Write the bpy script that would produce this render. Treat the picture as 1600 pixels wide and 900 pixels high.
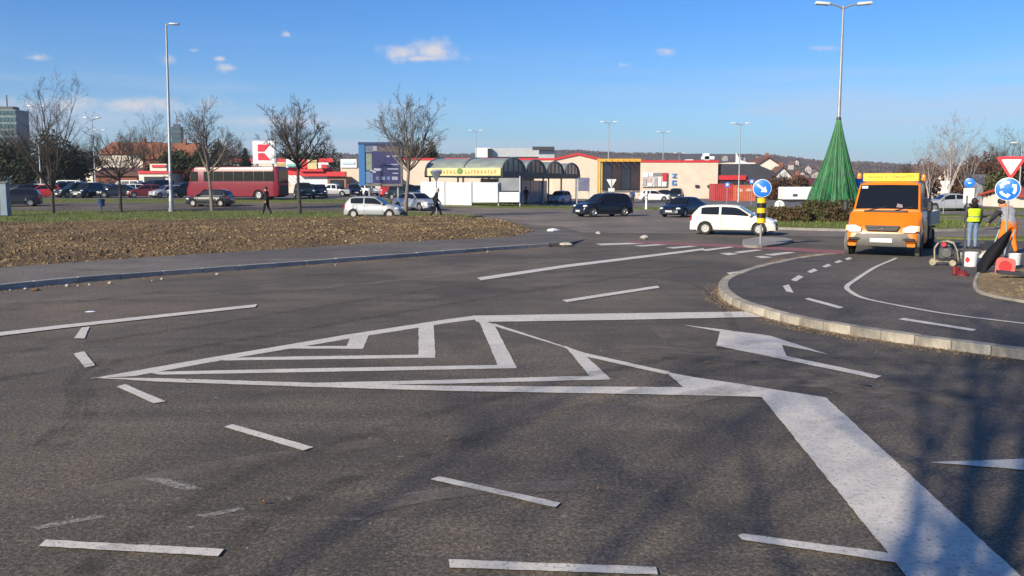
import bpy, bmesh, math, random
from mathutils import Vector, Matrix, noise as mnoise
R = math.radians
sc = bpy.context.scene
for o in list(bpy.data.objects): bpy.data.objects.remove(o)

# ------------------------------------------------------------------ camera, sky, sun, exposure
F, CAM_H, PITCH = 1400.0, 2.2, R(6.6)          # focal length in photo pixels (1600 wide), eye height, tilt down
cd = bpy.data.cameras.new('camera'); cam = bpy.data.objects.new('camera', cd); sc.collection.objects.link(cam)
cam.location = (0, 0, CAM_H); cam.rotation_euler = (R(90) - PITCH, 0, 0)
cd.sensor_width = 36; cd.lens = 36 * F / 1600; cd.clip_start = .05; cd.clip_end = 9000
sc.camera = cam
SUN_AZ, SUN_EL = R(224), R(27)                  # clockwise from +Y: behind the camera, to the left
sdir = Vector((math.sin(SUN_AZ) * math.cos(SUN_EL), math.cos(SUN_AZ) * math.cos(SUN_EL), math.sin(SUN_EL)))
ld = bpy.data.lights.new('sun', 'SUN'); sun = bpy.data.objects.new('sun', ld); sc.collection.objects.link(sun)
ld.energy = 5.0; ld.angle = R(.53); ld.color = (1, .885, .70)
sun.rotation_euler = sdir.to_track_quat('Z', 'Y').to_euler(); sun.location = sdir * 60
sc.view_settings.view_transform = 'Standard'; sc.view_settings.look = 'None'
sc.view_settings.exposure = 0.56; sc.view_settings.gamma = 1
sc.cycles.max_bounces = 5; sc.cycles.diffuse_bounces = 3; sc.cycles.glossy_bounces = 3; sc.cycles.transparent_max_bounces = 6; sc.cycles.volume_bounces = 0
wd = bpy.data.worlds.new('World'); sc.world = wd; wd.use_nodes = True
def build_world():
    nt = wd.node_tree; N = nt.nodes; Lk = nt.links; N.clear()
    out = N.new('ShaderNodeOutputWorld'); bg = N.new('ShaderNodeBackground'); bg.inputs[1].default_value = .085
    sky = N.new('ShaderNodeTexSky'); sky.sky_type = 'NISHITA'; sky.sun_disc = False
    sky.sun_elevation = SUN_EL; sky.sun_rotation = SUN_AZ; sky.altitude = 120; sky.air_density = 1.0; sky.dust_density = .8; sky.ozone_density = 2.2
    def math_(op, a, b=None, c=None, clamp=False):
        n = N.new('ShaderNodeMath'); n.operation = op; n.use_clamp = clamp
        for i, x in enumerate((a, b, c)):
            if x is None: continue
            if isinstance(x, (int, float)): n.inputs[i].default_value = x
            else: Lk.new(x, n.inputs[i])
        return n.outputs[0]
    tc = N.new('ShaderNodeTexCoord'); sp = N.new('ShaderNodeSeparateXYZ'); Lk.new(tc.outputs['Generated'], sp.inputs[0])
    y = math_('MAXIMUM', sp.outputs[1], .02)
    gx = math_('DIVIDE', sp.outputs[0], y); gz = math_('DIVIDE', sp.outputs[2], y)
    cmb = N.new('ShaderNodeCombineXYZ'); Lk.new(gx, cmb.inputs[0]); Lk.new(gz, cmb.inputs[1])
    def noise(scale, det=6, rough=.6, src=None, sx=1, sy=1):
        mp = N.new('ShaderNodeMapping'); Lk.new(src or cmb.outputs[0], mp.inputs[0]); mp.inputs['Scale'].default_value = (sx, sy, 1)
        n = N.new('ShaderNodeTexNoise'); Lk.new(mp.outputs[0], n.inputs['Vector'])
        n.inputs['Scale'].default_value = scale; n.inputs['Detail'].default_value = det; n.inputs['Roughness'].default_value = rough
        return n.outputs[0]
    n1 = noise(26, 3, .6, None, 1, 1.6); n2 = noise(90, 2, .6)
    total = None
    # small fair-weather clouds: pixel centre, half width, half height, strength
    CL = [(625, 84, 44, 15, 1.0), (678, 80, 42, 20, 1.0), (655, 91, 68, 7, .95), (57, 90, 34, 9, .62), (264, 93, 24, 11, .55), (357, 106, 30, 10, .58),
          (344, 92, 16, 6, .35), (303, 79, 14, 6, .35), (448, 54, 12, 8, .3), (1042, 80, 24, 10, .55), (975, 101, 30, 8, .35), (1290, 75, 48, 8, .45),
          (170, 163, 360, 22, .42), (420, 190, 240, 14, .34)]
    for px, py, rx, ry, st in CL:
        u = (px - 800) / F; v = -(py - 450) / F
        dy = math.cos(PITCH) + v * math.sin(PITCH); dz = -math.sin(PITCH) + v * math.cos(PITCH)
        kx, kz = F / rx / 1.1, F / ry / 1.1
        mp = N.new('ShaderNodeVectorMath'); mp.operation = 'MULTIPLY_ADD'; Lk.new(cmb.outputs[0], mp.inputs[0]); mp.inputs[1].default_value = (kx, kz, 0); mp.inputs[2].default_value = (-u / dy * kx, -dz / dy * kz, 0)
        ln = N.new('ShaderNodeVectorMath'); ln.operation = 'LENGTH'; Lk.new(mp.outputs[0], ln.inputs[0])
        v_ = math_('MULTIPLY_ADD', ln.outputs['Value'], -1.0, 1.0 - (1 - st) * .55)
        total = v_ if total is None else math_('MAXIMUM', total, v_)
    k = math_('MULTIPLY_ADD', n1, 1.5, math_('MULTIPLY_ADD', n2, .7, -1.1)); k = math_('ADD', k, total)
    m = N.new('ShaderNodeMapRange'); m.interpolation_type = 'SMOOTHSTEP'; Lk.new(k, m.inputs[0]); m.inputs[1].default_value = .0; m.inputs[2].default_value = 1.05; m.inputs[3].default_value = 0; m.inputs[4].default_value = 1
    total = m.outputs[0]
    # thin streaky veil low over the whole horizon
    dirv = tc.outputs['Generated']
    mp = N.new('ShaderNodeMapping'); Lk.new(dirv, mp.inputs[0]); mp.inputs['Scale'].default_value = (1.6, 1.6, 22)
    ns = N.new('ShaderNodeTexNoise'); Lk.new(mp.outputs[0], ns.inputs['Vector']); ns.inputs['Scale'].default_value = 1.7; ns.inputs['Detail'].default_value = 5
    lo = N.new('ShaderNodeMapRange'); lo.interpolation_type = 'SMOOTHSTEP'; Lk.new(sp.outputs[2], lo.inputs[0])
    lo.inputs[1].default_value = .17; lo.inputs[2].default_value = .02; lo.inputs[3].default_value = 0; lo.inputs[4].default_value = 1
    sn = N.new('ShaderNodeMapRange'); sn.interpolation_type = 'SMOOTHSTEP'; Lk.new(ns.outputs[0], sn.inputs[0])
    sn.inputs[1].default_value = .40; sn.inputs[2].default_value = .64; sn.inputs[3].default_value = .15; sn.inputs[4].default_value = .85
    veil = math_('MULTIPLY', lo.outputs[0], sn.outputs[0])
    hsv = N.new('ShaderNodeHueSaturation'); hsv.inputs['Saturation'].default_value = 1.30; Lk.new(sky.outputs[0], hsv.inputs['Color'])
    tint = N.new('ShaderNodeMixRGB'); tint.blend_type = 'MULTIPLY'; tint.inputs[0].default_value = 1; Lk.new(hsv.outputs[0], tint.inputs[1]); tint.inputs[2].default_value = (.57, .83, 1.22, 1)   # deep clear-air blue
    mv = N.new('ShaderNodeMixRGB'); Lk.new(veil, mv.inputs[0]); Lk.new(tint.outputs[0], mv.inputs[1]); mv.inputs[2].default_value = (4.4, 5.2, 6.7, 1)
    mc = N.new('ShaderNodeMixRGB'); Lk.new(total, mc.inputs[0]); Lk.new(mv.outputs[0], mc.inputs[1]); mc.inputs[2].default_value = (5.7, 5.6, 6.0, 1)
    Lk.new(mc.outputs[0], bg.inputs[0]); Lk.new(bg.outputs[0], out.inputs[0])
build_world()

# ------------------------------------------------------------------ geometry of the place
def ss(a, b, x):
    t = min(1, max(0, (x - a) / (b - a))); return t * t * (3 - 2 * t)
def zt(x, y): return .8 * ss(62, 110, y) * ss(9, -9, x)          # the car park on the left lies a little higher
def zp(x, y): return .115 * (1 - ss(21.5, 27.5, y))              # raised path on the right, ramping down to the road
def ray(px, py):
    u = (px - 800) / F; v = -(py - 450) / F
    return Vector((u, math.cos(PITCH) + v * math.sin(PITCH), -math.sin(PITCH) + v * math.cos(PITCH)))
def G(px, py, zf=zt):
    """the point of the ground seen at a photo pixel"""
    d = ray(px, py); z = 0.
    for _ in range(30):
        t = (z - CAM_H) / d.z; z = zf(d.x * t, d.y * t)
    return Vector((d.x * t, d.y * t, z))
def PX(px, D, z=None):
    """x at distance D on the line of a pixel column"""
    zz = 1.0 if z is None else z
    return (px - 800) / F * (D * math.cos(PITCH) + (CAM_H - zz) * math.sin(PITCH))
def PZ(py, D): d = ray(800, py); return CAM_H + d.z / d.y * D

# ------------------------------------------------------------------ helpers
col = sc.collection
def tag(o, label=None, cat=None, group=None, kind=None):
    if label: o['label'] = label
    if cat: o['category'] = cat
    if group: o['group'] = group
    if kind: o['kind'] = kind
    return o
def empty(name, loc=(0, 0, 0), rz=0):
    o = bpy.data.objects.new(name, None); col.objects.link(o); o.location = loc; o.rotation_euler = (0, 0, rz); o.empty_display_size = .2
    return o
def copy_tree(o, parent=None):
    c = o.copy(); col.objects.link(c); c.parent = parent
    if parent is not None: c.matrix_parent_inverse = o.matrix_parent_inverse.copy()
    for ch in KIDS.get(o.name, []): KIDS.setdefault(c.name, []).append(copy_tree(ch, c))
    return c
KIDS = {}
def setmat(o, old, new):
    for s in o.material_slots:
        if s.material == old: s.link = 'OBJECT'; s.material = new
def recolour(root, old, new):
    setmat(root, old, new)
    for c in KIDS.get(root.name, []): recolour(c, old, new)

class MB:
    def __init__(s): s.v = []; s.f = []; s.m = []; s.cur = 0
    def add(s, vs, fs, m=None):
        b = len(s.v); s.v += [tuple(p) for p in vs]; s.f += [tuple(i + b for i in f) for f in fs]; s.m += [s.cur if m is None else m] * len(fs); return s
    def box(s, c, d, rot=None, m=None, taper=(1, 1)):
        hx, hy, hz = d[0] / 2, d[1] / 2, d[2] / 2
        P = []
        for z, tx, ty in ((-hz, 1, 1), (hz, taper[0], taper[1])):
            for x, y in ((-1, -1), (1, -1), (1, 1), (-1, 1)): P.append(Vector((x * hx * tx, y * hy * ty, z)))
        if rot is not None: P = [rot @ p for p in P]
        P = [p + Vector(c) for p in P]
        return s.add(P, [(0, 3, 2, 1), (4, 5, 6, 7), (0, 1, 5, 4), (1, 2, 6, 5), (2, 3, 7, 6), (3, 0, 4, 7)], m)
    def bbox(s, c, d, b=.02, rot=None, seg=1, m=None):
        bm = bmesh.new(); bmesh.ops.create_cube(bm, size=1)
        for v in bm.verts: v.co = Vector((v.co.x * d[0], v.co.y * d[1], v.co.z * d[2]))
        bmesh.ops.bevel(bm, geom=bm.edges[:], offset=b, segments=seg, affect='EDGES', profile=.5)
        P = [v.co.copy() for v in bm.verts]
        if rot is not None: P = [rot @ p for p in P]
        s.add([p + Vector(c) for p in P], [tuple(v.index for v in f.verts) for f in bm.faces], m); bm.free(); return s
    def loft(s, rings, closed=True, cap=True, m=None):
        n = len(rings[0]); vs = [p for r in rings for p in r]; fs = []
        for i in range(len(rings) - 1):
            for j in range(n if closed else n - 1):
                k = (j + 1) % n; fs.append((i * n + j, i * n + k, (i + 1) * n + k, (i + 1) * n + j))
        if cap and closed: fs.append(tuple(range(n))[::-1]); fs.append(tuple(range((len(rings) - 1) * n, len(rings) * n)))
        return s.add(vs, fs, m)
    def tube(s, pts, rad, n=6, cap=True, m=None):
        pts = [Vector(p) for p in pts]
        if not hasattr(rad, '__len__'): rad = [rad] * len(pts)
        rings = []
        ref = None
        for i, p in enumerate(pts):
            t = (pts[min(i + 1, len(pts) - 1)] - pts[max(i - 1, 0)]).normalized()
            if ref is None or abs(ref.dot(t)) > .95: ref = Vector((0, 0, 1)) if abs(t.z) < .9 else Vector((1, 0, 0))
            a = t.cross(ref).normalized(); b = t.cross(a).normalized(); ref = a.cross(t) if False else ref
            rings.append([p + (a * math.cos(2 * math.pi * k / n) + b * math.sin(2 * math.pi * k / n)) * rad[i] for k in range(n)])
        return s.loft(rings, True, cap, m)
    def lathe(s, prof, c=(0, 0, 0), axis='z', n=16, m=None, cap=True):
        """prof: (radius, height) pairs"""
        rings = []
        for r, h in prof:
            ring = []
            for k in range(n):
                a = 2 * math.pi * k / n; x, y = r * math.cos(a), r * math.sin(a)
                p = {'z': (x, y, h), 'y': (x, h, y), 'x': (h, x, y)}[axis]
                ring.append(Vector(p) + Vector(c))
            rings.append(ring)
        return s.loft(rings, True, cap, m)
    def ell(s, c, r, nu=10, nv=7, rot=None, m=None):
        rings = []
        for j in range(nv + 1):
            th = math.pi * (j / nv); th = min(max(th, .02), math.pi - .02)
            ring = []
            for i in range(nu):
                a = 2 * math.pi * i / nu
                p = Vector((r[0] * math.sin(th) * math.cos(a), r[1] * math.sin(th) * math.sin(a), -r[2] * math.cos(th)))
                if rot is not None: p = rot @ p
                ring.append(p + Vector(c))
            rings.append(ring)
        return s.loft(rings, True, True, m)
    def prism(s, poly, fn, t0, t1, m=None):
        """poly 2D extruded: fn(a, b, t) -> point"""
        n = len(poly)
        vs = [fn(a, b, t0) for a, b in poly] + [fn(a, b, t1) for a, b in poly]
        fs = [tuple(range(n))[::-1], tuple(range(n, 2 * n))] + [(i, (i + 1) % n, n + (i + 1) % n, n + i) for i in range(n)]
        return s.add(vs, fs, m)
    def build(s, name, mats, parent=None, smooth=35, fixn=True):
        me = bpy.data.meshes.new(name); me.from_pydata(s.v, [], s.f)
        if not isinstance(mats, (list, tuple)): mats = [mats]
        for m in mats: me.materials.append(m)
        if len(mats) > 1: me.polygons.foreach_set('material_index', s.m)
        if fixn and len(s.f) < 60000:
            bm = bmesh.new(); bm.from_mesh(me); bmesh.ops.recalc_face_normals(bm, faces=bm.faces[:]); bm.to_mesh(me); bm.free()
        if smooth:
            me.polygons.foreach_set('use_smooth', [True] * len(me.polygons)); me.set_sharp_from_angle(angle=R(smooth))
        me.update()
        o = bpy.data.objects.new(name, me); col.objects.link(o)
        if parent is not None: o.parent = parent; KIDS.setdefault(parent.name, []).append(o)
        return o

# ------------------------------------------------------------------ materials
MATS = {}
def nodes(m):
    m.use_nodes = True; nt = m.node_tree; return nt, nt.nodes, nt.links, nt.nodes['Principled BSDF']
def mat(name, c, rough=.6, metal=0., var=.0, scale=4., bump=0., bscale=40., spec=.5, coat=0., dirt=None, emit=None, alpha=None, trans=0., each=0.):
    if name in MATS: return MATS[name]
    m = bpy.data.materials.new(name); nt, N, Lk, b = nodes(m)
    b.inputs['Base Color'].default_value = (*c, 1); b.inputs['Roughness'].default_value = rough; b.inputs['Metallic'].default_value = metal
    b.inputs['Specular IOR Level'].default_value = spec
    if coat: b.inputs['Coat Weight'].default_value = coat; b.inputs['Coat Roughness'].default_value = .08
    if trans: b.inputs['Transmission Weight'].default_value = trans
    if alpha is not None: b.inputs['Alpha'].default_value = alpha
    if emit: b.inputs['Emission Color'].default_value = (*emit[0], 1); b.inputs['Emission Strength'].default_value = emit[1]
    tc = None
    if var or bump or dirt:
        tc = N.new('ShaderNodeTexCoord')
    if var or dirt:
        n = N.new('ShaderNodeTexNoise'); n.inputs['Scale'].default_value = scale; n.inputs['Detail'].default_value = 6; n.inputs['Roughness'].default_value = .65
        Lk.new(tc.outputs['Object'], n.inputs['Vector'])
        mr = N.new('ShaderNodeMapRange'); Lk.new(n.outputs[0], mr.inputs[0]); mr.inputs[1].default_value = .3; mr.inputs[2].default_value = .7
        mx = N.new('ShaderNodeMixRGB'); Lk.new(mr.outputs[0], mx.inputs[0])
        d = dirt or tuple(x * (1 - var) for x in c)
        mx.inputs[1].default_value = (*d, 1); mx.inputs[2].default_value = (*[min(1, x * (1 + var * .6)) for x in c], 1)
        Lk.new(mx.outputs[0], b.inputs['Base Color'])
    if each:                                    # pieces of one kind differ a little in tone
        oi = N.new('ShaderNodeObjectInfo'); mr2 = N.new('ShaderNodeMapRange'); Lk.new(oi.outputs['Random'], mr2.inputs[0]); mr2.inputs[3].default_value = 1 - each; mr2.inputs[4].default_value = 1 + each
        h2 = N.new('ShaderNodeHueSaturation'); Lk.new(mr2.outputs[0], h2.inputs['Value']); Lk.new(mx.outputs[0], h2.inputs['Color']); Lk.new(h2.outputs[0], b.inputs['Base Color'])
    if bump:
        n2 = N.new('ShaderNodeTexNoise'); n2.inputs['Scale'].default_value = bscale; n2.inputs['Detail'].default_value = 4
        Lk.new(tc.outputs['Object'], n2.inputs['Vector'])
        bp = N.new('ShaderNodeBump'); bp.inputs['Strength'].default_value = bump; bp.inputs['Distance'].default_value = .02
        Lk.new(n2.outputs[0], bp.inputs['Height']); Lk.new(bp.outputs[0], b.inputs['Normal'])
    MATS[name] = m; return m

def asphalt(name, dark, light, brown, spots=True, streak=(.5, .86)):
    m = bpy.data.materials.new(name); nt, N, Lk, b = nodes(m); b.inputs['Roughness'].default_value = .82; b.inputs['Specular IOR Level'].default_value = .35
    tc = N.new('ShaderNodeTexCoord').outputs['Object']
    def noise(sc_, det=5, rough=.6, vec=None):
        n = N.new('ShaderNodeTexNoise'); n.inputs['Scale'].default_value = sc_; n.inputs['Detail'].default_value = det; n.inputs['Roughness'].default_value = rough
        Lk.new(vec or tc, n.inputs['Vector']); return n.outputs[0]
    def rng(x, a, bb, lo=0, hi=1):
        r = N.new('ShaderNodeMapRange'); Lk.new(x, r.inputs[0]); r.inputs[1].default_value = a; r.inputs[2].default_value = bb; r.inputs[3].default_value = lo; r.inputs[4].default_value = hi; return r.outputs[0]
    def mix(f, a, c, mode='MIX'):
        x = N.new('ShaderNodeMixRGB'); x.blend_type = mode
        for i, v in enumerate((f, a, c)):
            if isinstance(v, (int, float)): x.inputs[i].default_value = v
            elif isinstance(v, tuple): x.inputs[i].default_value = (*v, 1)
            else: Lk.new(v, x.inputs[i])
        return x.outputs[0]
    mp = N.new('ShaderNodeMapping'); Lk.new(tc, mp.inputs[0]); mp.inputs['Rotation'].default_value = (0, 0, -math.atan2(streak[1], streak[0])); mp.inputs['Scale'].default_value = (.12, 1.3, 1)
    c = mix(rng(noise(.30, 6, .65), .36, .64), tuple(x * .86 for x in dark), light)
    c = mix(rng(noise(1.3, 6, .7), .3, .75, 0, .5), c, brown)
    c = mix(rng(noise(1.1, 6, .7, mp.outputs[0]), .42, .68, 0, .7), c, tuple(x * .62 for x in dark))
    c = mix(rng(noise(2.3, 6, .75, mp.outputs[0]), .56, .74, 0, .5), c, tuple(min(1, x * 1.7) for x in light))
    c = mix(rng(noise(.16, 4), .46, .66, 0, .55), c, tuple(min(1, x * 1.55) for x in brown))      # dust trodden out over the surface
    c = mix(rng(noise(.7, 4, .65), .58, .74, 0, .4), c, tuple(min(1, x * 1.8) for x in light))
    c = mix(rng(noise(.45, 3, .6), .30, .44, .55, 0), c, tuple(x * .62 for x in dark))
    # aggregate
    vo = N.new('ShaderNodeTexVoronoi'); vo.inputs['Scale'].default_value = 75; Lk.new(tc, vo.inputs['Vector'])
    sepv = N.new('ShaderNodeSeparateColor'); Lk.new(vo.outputs['Color'], sepv.inputs[0])
    c = mix(rng(sepv.outputs[0], .3, 1, 0, 1), c, mix(1.0, c, (2.1, 2.05, 2.0), 'MULTIPLY'))
    c = mix(rng(noise(30, 4, .75), .40, .62, .0, .75), c, tuple(x * .42 for x in dark))
    c = mix(rng(noise(11, 5, .8), .60, .75, 0, .55), c, tuple(min(1, x * 2.0) for x in light))
    NN = N.new('ShaderNodeTexNoise'); NN.inputs['Scale'].default_value = 6; Lk.new(tc, NN.inputs['Vector'])
    if spots:                                   # dried drips, crumbs of mortar, rust-brown leaf stains
        for s_, th, colr, k in ((2.3, .040, (.34, .30, .25), .75), (5.3, .06, (.27, .235, .195), .65), (1.1, .07, (.17, .10, .055), .5)):
            w = N.new('ShaderNodeVectorMath'); w.operation = 'ADD'; Lk.new(tc, w.inputs[0])
            nn = NN
            sc2 = N.new('ShaderNodeVectorMath'); sc2.operation = 'SCALE'; Lk.new(nn.outputs['Color'], sc2.inputs[0]); sc2.inputs['Scale'].default_value = .16
            Lk.new(sc2.outputs[0], w.inputs[1])
            v2 = N.new('ShaderNodeTexVoronoi'); v2.inputs['Scale'].default_value = s_; Lk.new(w.outputs[0], v2.inputs['Vector'])
            sp2 = N.new('ShaderNodeSeparateColor'); Lk.new(v2.outputs['Color'], sp2.inputs[0])
            thr = N.new('ShaderNodeMath'); thr.operation = 'MULTIPLY'; Lk.new(sp2.outputs[1], thr.inputs[0]); thr.inputs[1].default_value = th * 2.2
            lt = N.new('ShaderNodeMath'); lt.operation = 'SUBTRACT'; Lk.new(thr.outputs[0], lt.inputs[0]); Lk.new(v2.outputs['Distance'], lt.inputs[1])
            keep = N.new('ShaderNodeMath'); keep.operation = 'GREATER_THAN'; Lk.new(sp2.outputs[2], keep.inputs[0]); keep.inputs[1].default_value = .45
            f = N.new('ShaderNodeMath'); f.operation = 'MULTIPLY'; Lk.new(rng(lt.outputs[0], 0, .025, 0, k), f.inputs[0]); Lk.new(keep.outputs[0], f.inputs[1])
            c = mix(f.outputs[0], c, colr)
    Lk.new(c, b.inputs['Base Color'])
    bp = N.new('ShaderNodeBump'); bp.inputs['Strength'].default_value = .55; bp.inputs['Distance'].default_value = .012
    ad = N.new('ShaderNodeMath'); ad.operation = 'ADD'; Lk.new(noise(60, 4, .7), ad.inputs[0]); Lk.new(sepv.outputs[1], ad.inputs[1])
    Lk.new(ad.outputs[0], bp.inputs['Height']); Lk.new(bp.outputs[0], b.inputs['Normal'])
    return m
M_ROAD = asphalt('road_asphalt', (.070, .060, .0465), (.112, .0975, .0765), (.138, .108, .077))
M_PATH = asphalt('path_asphalt', (.060, .053, .0445), (.090, .0805, .068), (.104, .087, .068))
M_PARK = asphalt('car_park_asphalt', (.11, .105, .10), (.165, .158, .15), (.14, .13, .12), False)
M_WALK = asphalt('footway_asphalt', (.095, .087, .076), (.135, .124, .109), (.14, .120, .098))
def paint(name, c, wear=.5, tint=(.08, .075, .07)):
    m = bpy.data.materials.new(name); nt, N, Lk, b = nodes(m); b.inputs['Roughness'].default_value = .7
    tc = N.new('ShaderNodeTexCoord').outputs['Object']
    def noise(s, d=6, r=.7):
        n = N.new('ShaderNodeTexNoise'); n.inputs['Scale'].default_value = s; n.inputs['Detail'].default_value = d; n.inputs['Roughness'].default_value = r; Lk.new(tc, n.inputs['Vector']); return n.outputs[0]
    def rng(x, a, bb, lo=0, hi=1):
        r = N.new('ShaderNodeMapRange'); Lk.new(x, r.inputs[0]); r.inputs[1].default_value = a; r.inputs[2].default_value = bb; r.inputs[3].default_value = lo; r.inputs[4].default_value = hi; return r.outputs[0]
    def mix(f, a, cc):
        x = N.new('ShaderNodeMixRGB'); Lk.new(f, x.inputs[0])
        for i, v in ((1, a), (2, cc)):
            if isinstance(v, tuple): x.inputs[i].default_value = (*v, 1)
            else: Lk.new(v, x.inputs[i])
        return x.outputs[0]
    cc = mix(rng(noise(1.7), .3, .72), tuple(x * .80 for x in c), c)
    cc = mix(rng(noise(34, 4, .8), .53, .70, 0, wear), cc, tint)
    cc = mix(rng(noise(2.6, 5, .75), .55, .75, 0, wear * .8), cc, tuple(x * .55 for x in c))
    cc = mix(rng(noise(9, 5), .60, .76, 0, wear * .7), cc, tuple(x * .5 for x in c))
    Lk.new(cc, b.inputs['Base Color'])
    bp = N.new('ShaderNodeBump'); bp.inputs['Strength'].default_value = .4; bp.inputs['Distance'].default_value = .01; Lk.new(noise(60, 4), bp.inputs['Height']); Lk.new(bp.outputs[0], b.inputs['Normal'])
    return m
M_PAINT = paint('road_paint_white', (.62, .575, .50), .95)
M_OLD = asphalt('old_sandy_asphalt', (.125, .108, .09), (.18, .157, .13), (.20, .155, .115), False)
M_PAINT_OLD = paint('road_paint_worn', (.42, .39, .345), 1.0)
M_PAINT_RED = paint('road_paint_red', (.27, .10, .09), 1.0)
M_CONC = mat('kerb_concrete', (.34, .30, .235), .85, var=.5, scale=4, bump=.5, bscale=30, each=.22)
M_CONC2 = mat('old_concrete', (.24, .225, .20), .85, var=.3, scale=6, bump=.5, bscale=30)
def soil(name, a, bcol, c):
    m = bpy.data.materials.new(name); nt, N, Lk, b = nodes(m); b.inputs['Roughness'].default_value = .95; b.inputs['Specular IOR Level'].default_value = .1
    geo = N.new('ShaderNodeTexCoord').outputs['Object']
    n = N.new('ShaderNodeTexNoise'); n.inputs['Scale'].default_value = 7; n.inputs['Detail'].default_value = 6; Lk.new(geo, n.inputs['Vector'])
    n2 = N.new('ShaderNodeTexNoise'); n2.inputs['Scale'].default_value = .3; n2.inputs['Detail'].default_value = 3; Lk.new(geo, n2.inputs['Vector'])
    cr = N.new('ShaderNodeValToRGB'); Lk.new(n.outputs[0], cr.inputs[0])
    cr.color_ramp.elements[0].position = .3; cr.color_ramp.elements[0].color = (*a, 1); cr.color_ramp.elements[1].position = .7; cr.color_ramp.elements[1].color = (*c, 1)
    e = cr.color_ramp.elements.new(.5); e.color = (*bcol, 1)
    mr = N.new('ShaderNodeMapRange'); Lk.new(n2.outputs[0], mr.inputs[0]); mr.inputs[1].default_value = .35; mr.inputs[2].default_value = .7; mr.inputs[3].default_value = 0; mr.inputs[4].default_value = .5
    mx = N.new('ShaderNodeMixRGB'); Lk.new(mr.outputs[0], mx.inputs[0]); Lk.new(cr.outputs[0], mx.inputs[1]); mx.inputs[2].default_value = (*c, 1)
    Lk.new(mx.outputs[0], b.inputs['Base Color'])
    n3 = N.new('ShaderNodeTexNoise'); n3.inputs['Scale'].default_value = 22; n3.inputs['Detail'].default_value = 5; Lk.new(geo, n3.inputs['Vector'])
    bp = N.new('ShaderNodeBump'); bp.inputs['Strength'].default_value = .8; bp.inputs['Distance'].default_value = .05; Lk.new(n3.outputs[0], bp.inputs['Height']); Lk.new(bp.outputs[0], b.inputs['Normal'])
    return m
M_SOIL = soil('dug_soil', (.036, .026, .018), (.105, .073, .044), (.25, .175, .095))
M_GRASSG = soil('turf', (.05, .075, .018), (.10, .13, .035), (.17, .16, .06))
M_GRASSB = mat('grass_blade', (.13, .165, .04), .7, var=.5, scale=1.5, spec=.2)
M_FIELD = soil('field', (.06, .065, .03), (.10, .095, .05), (.14, .12, .07))
M_DIRT2 = soil('gravelly_dirt', (.12, .085, .045), (.21, .15, .08), (.30, .23, .14))
# ------------------------------------------------------------------ ground, roads, kerbs, markings
rnd = random.Random(7)
def grid_sheet(name, xs, ys, zf, m, parent=None):
    b = MB(); n = len(xs)
    b.add([(x, y, zf(x, y)) for y in ys for x in xs], [(j * n + i, j * n + i + 1, (j + 1) * n + i + 1, (j + 1) * n + i) for j in range(len(ys) - 1) for i in range(n - 1)])
    return b.build(name, m, parent, fixn=False)
def steps(a, b, st): 
    n = max(1, round((b - a) / st)); return [a + (b - a) * i / n for i in range(n + 1)]
gx = [-4000, -1500, -600, -250, -140] + steps(-110, 110, 5) + [140, 250, 600, 1500, 4000]
gy = [-600, -150, -60] + steps(-40, 160, 4) + [220, 400, 800, 1600, 5000]
tag(grid_sheet('ground', gx, gy, lambda x, y: zt(x, y) - .09, M_FIELD), kind='structure')
road = tag(grid_sheet('road', steps(-74, 74, 4), steps(-30, 88, 2), lambda x, y: zt(x, y), M_ROAD), kind='structure')
tag(grid_sheet('car_park', steps(-100, 100, 4), steps(88.5, 148, 2), lambda x, y: zt(x, y) - .01, M_PARK), kind='structure')

def pip(p, poly):
    x, y = p; c = False; n = len(poly)
    for i in range(n):
        x1, y1 = poly[i][:2]; x2, y2 = poly[i - 1][:2]
        if (y1 > y) != (y2 > y) and x < (x2 - x1) * (y - y1) / (y2 - y1) + x1: c = not c
    return c
def edist(p, poly):
    d = 1e9; P = Vector(p)
    for i in range(len(poly)):
        a = Vector(poly[i][:2]); b = Vector(poly[i - 1][:2]); ab = b - a; L2 = ab.length_squared
        t = 0 if L2 == 0 else min(1, max(0, (P - a).dot(ab) / L2)); d = min(d, (P - a - ab * t).length)
    return d
def slab(name, poly, zf, m, skirt=.25, maxlen=6.0, parent=None):
    """a flat or gently sloping sheet with a closed edge"""
    bm = bmesh.new(); vs = [bm.verts.new((p[0], p[1], 0)) for p in poly]; f = bm.faces.new(vs); f.normal_update()
    if f.normal.z < 0: f.normal_flip()
    bmesh.ops.triangulate(bm, faces=bm.faces[:])
    for _ in range(6):
        es = [e for e in bm.edges if e.calc_length() > maxlen]
        if not es: break
        bmesh.ops.subdivide_edges(bm, edges=es, cuts=1); bmesh.ops.triangulate(bm, faces=bm.faces[:])
    for v in bm.verts: v.co.z = zf(v.co.x, v.co.y)
    be = [e for e in bm.edges if e.is_boundary]
    r = bmesh.ops.extrude_edge_only(bm, edges=be)
    for v in [g for g in r['geom'] if isinstance(g, bmesh.types.BMVert)]: v.co.z -= skirt
    me = bpy.data.meshes.new(name); bm.to_mesh(me); bm.free(); me.materials.append(m)
    o = bpy.data.objects.new(name, me); col.objects.link(o)
    if parent: o.parent = parent; KIDS.setdefault(parent.name, []).append(o)
    return o
def smooth_path(pts, sub=8):
    pts = [Vector(p) for p in pts]; out = []
    for i in range(len(pts) - 1):
        p0, p1, p2, p3 = pts[max(i - 1, 0)], pts[i], pts[i + 1], pts[min(i + 2, len(pts) - 1)]
        for k in range(sub):
            t = k / sub
            out.append(.5 * ((2 * p1) + (p2 - p0) * t + (2 * p0 - 5 * p1 + 4 * p2 - p3) * t * t + (3 * p1 - p0 - 3 * p2 + p3) * t ** 3))
    out.append(pts[-1]); return out
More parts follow.
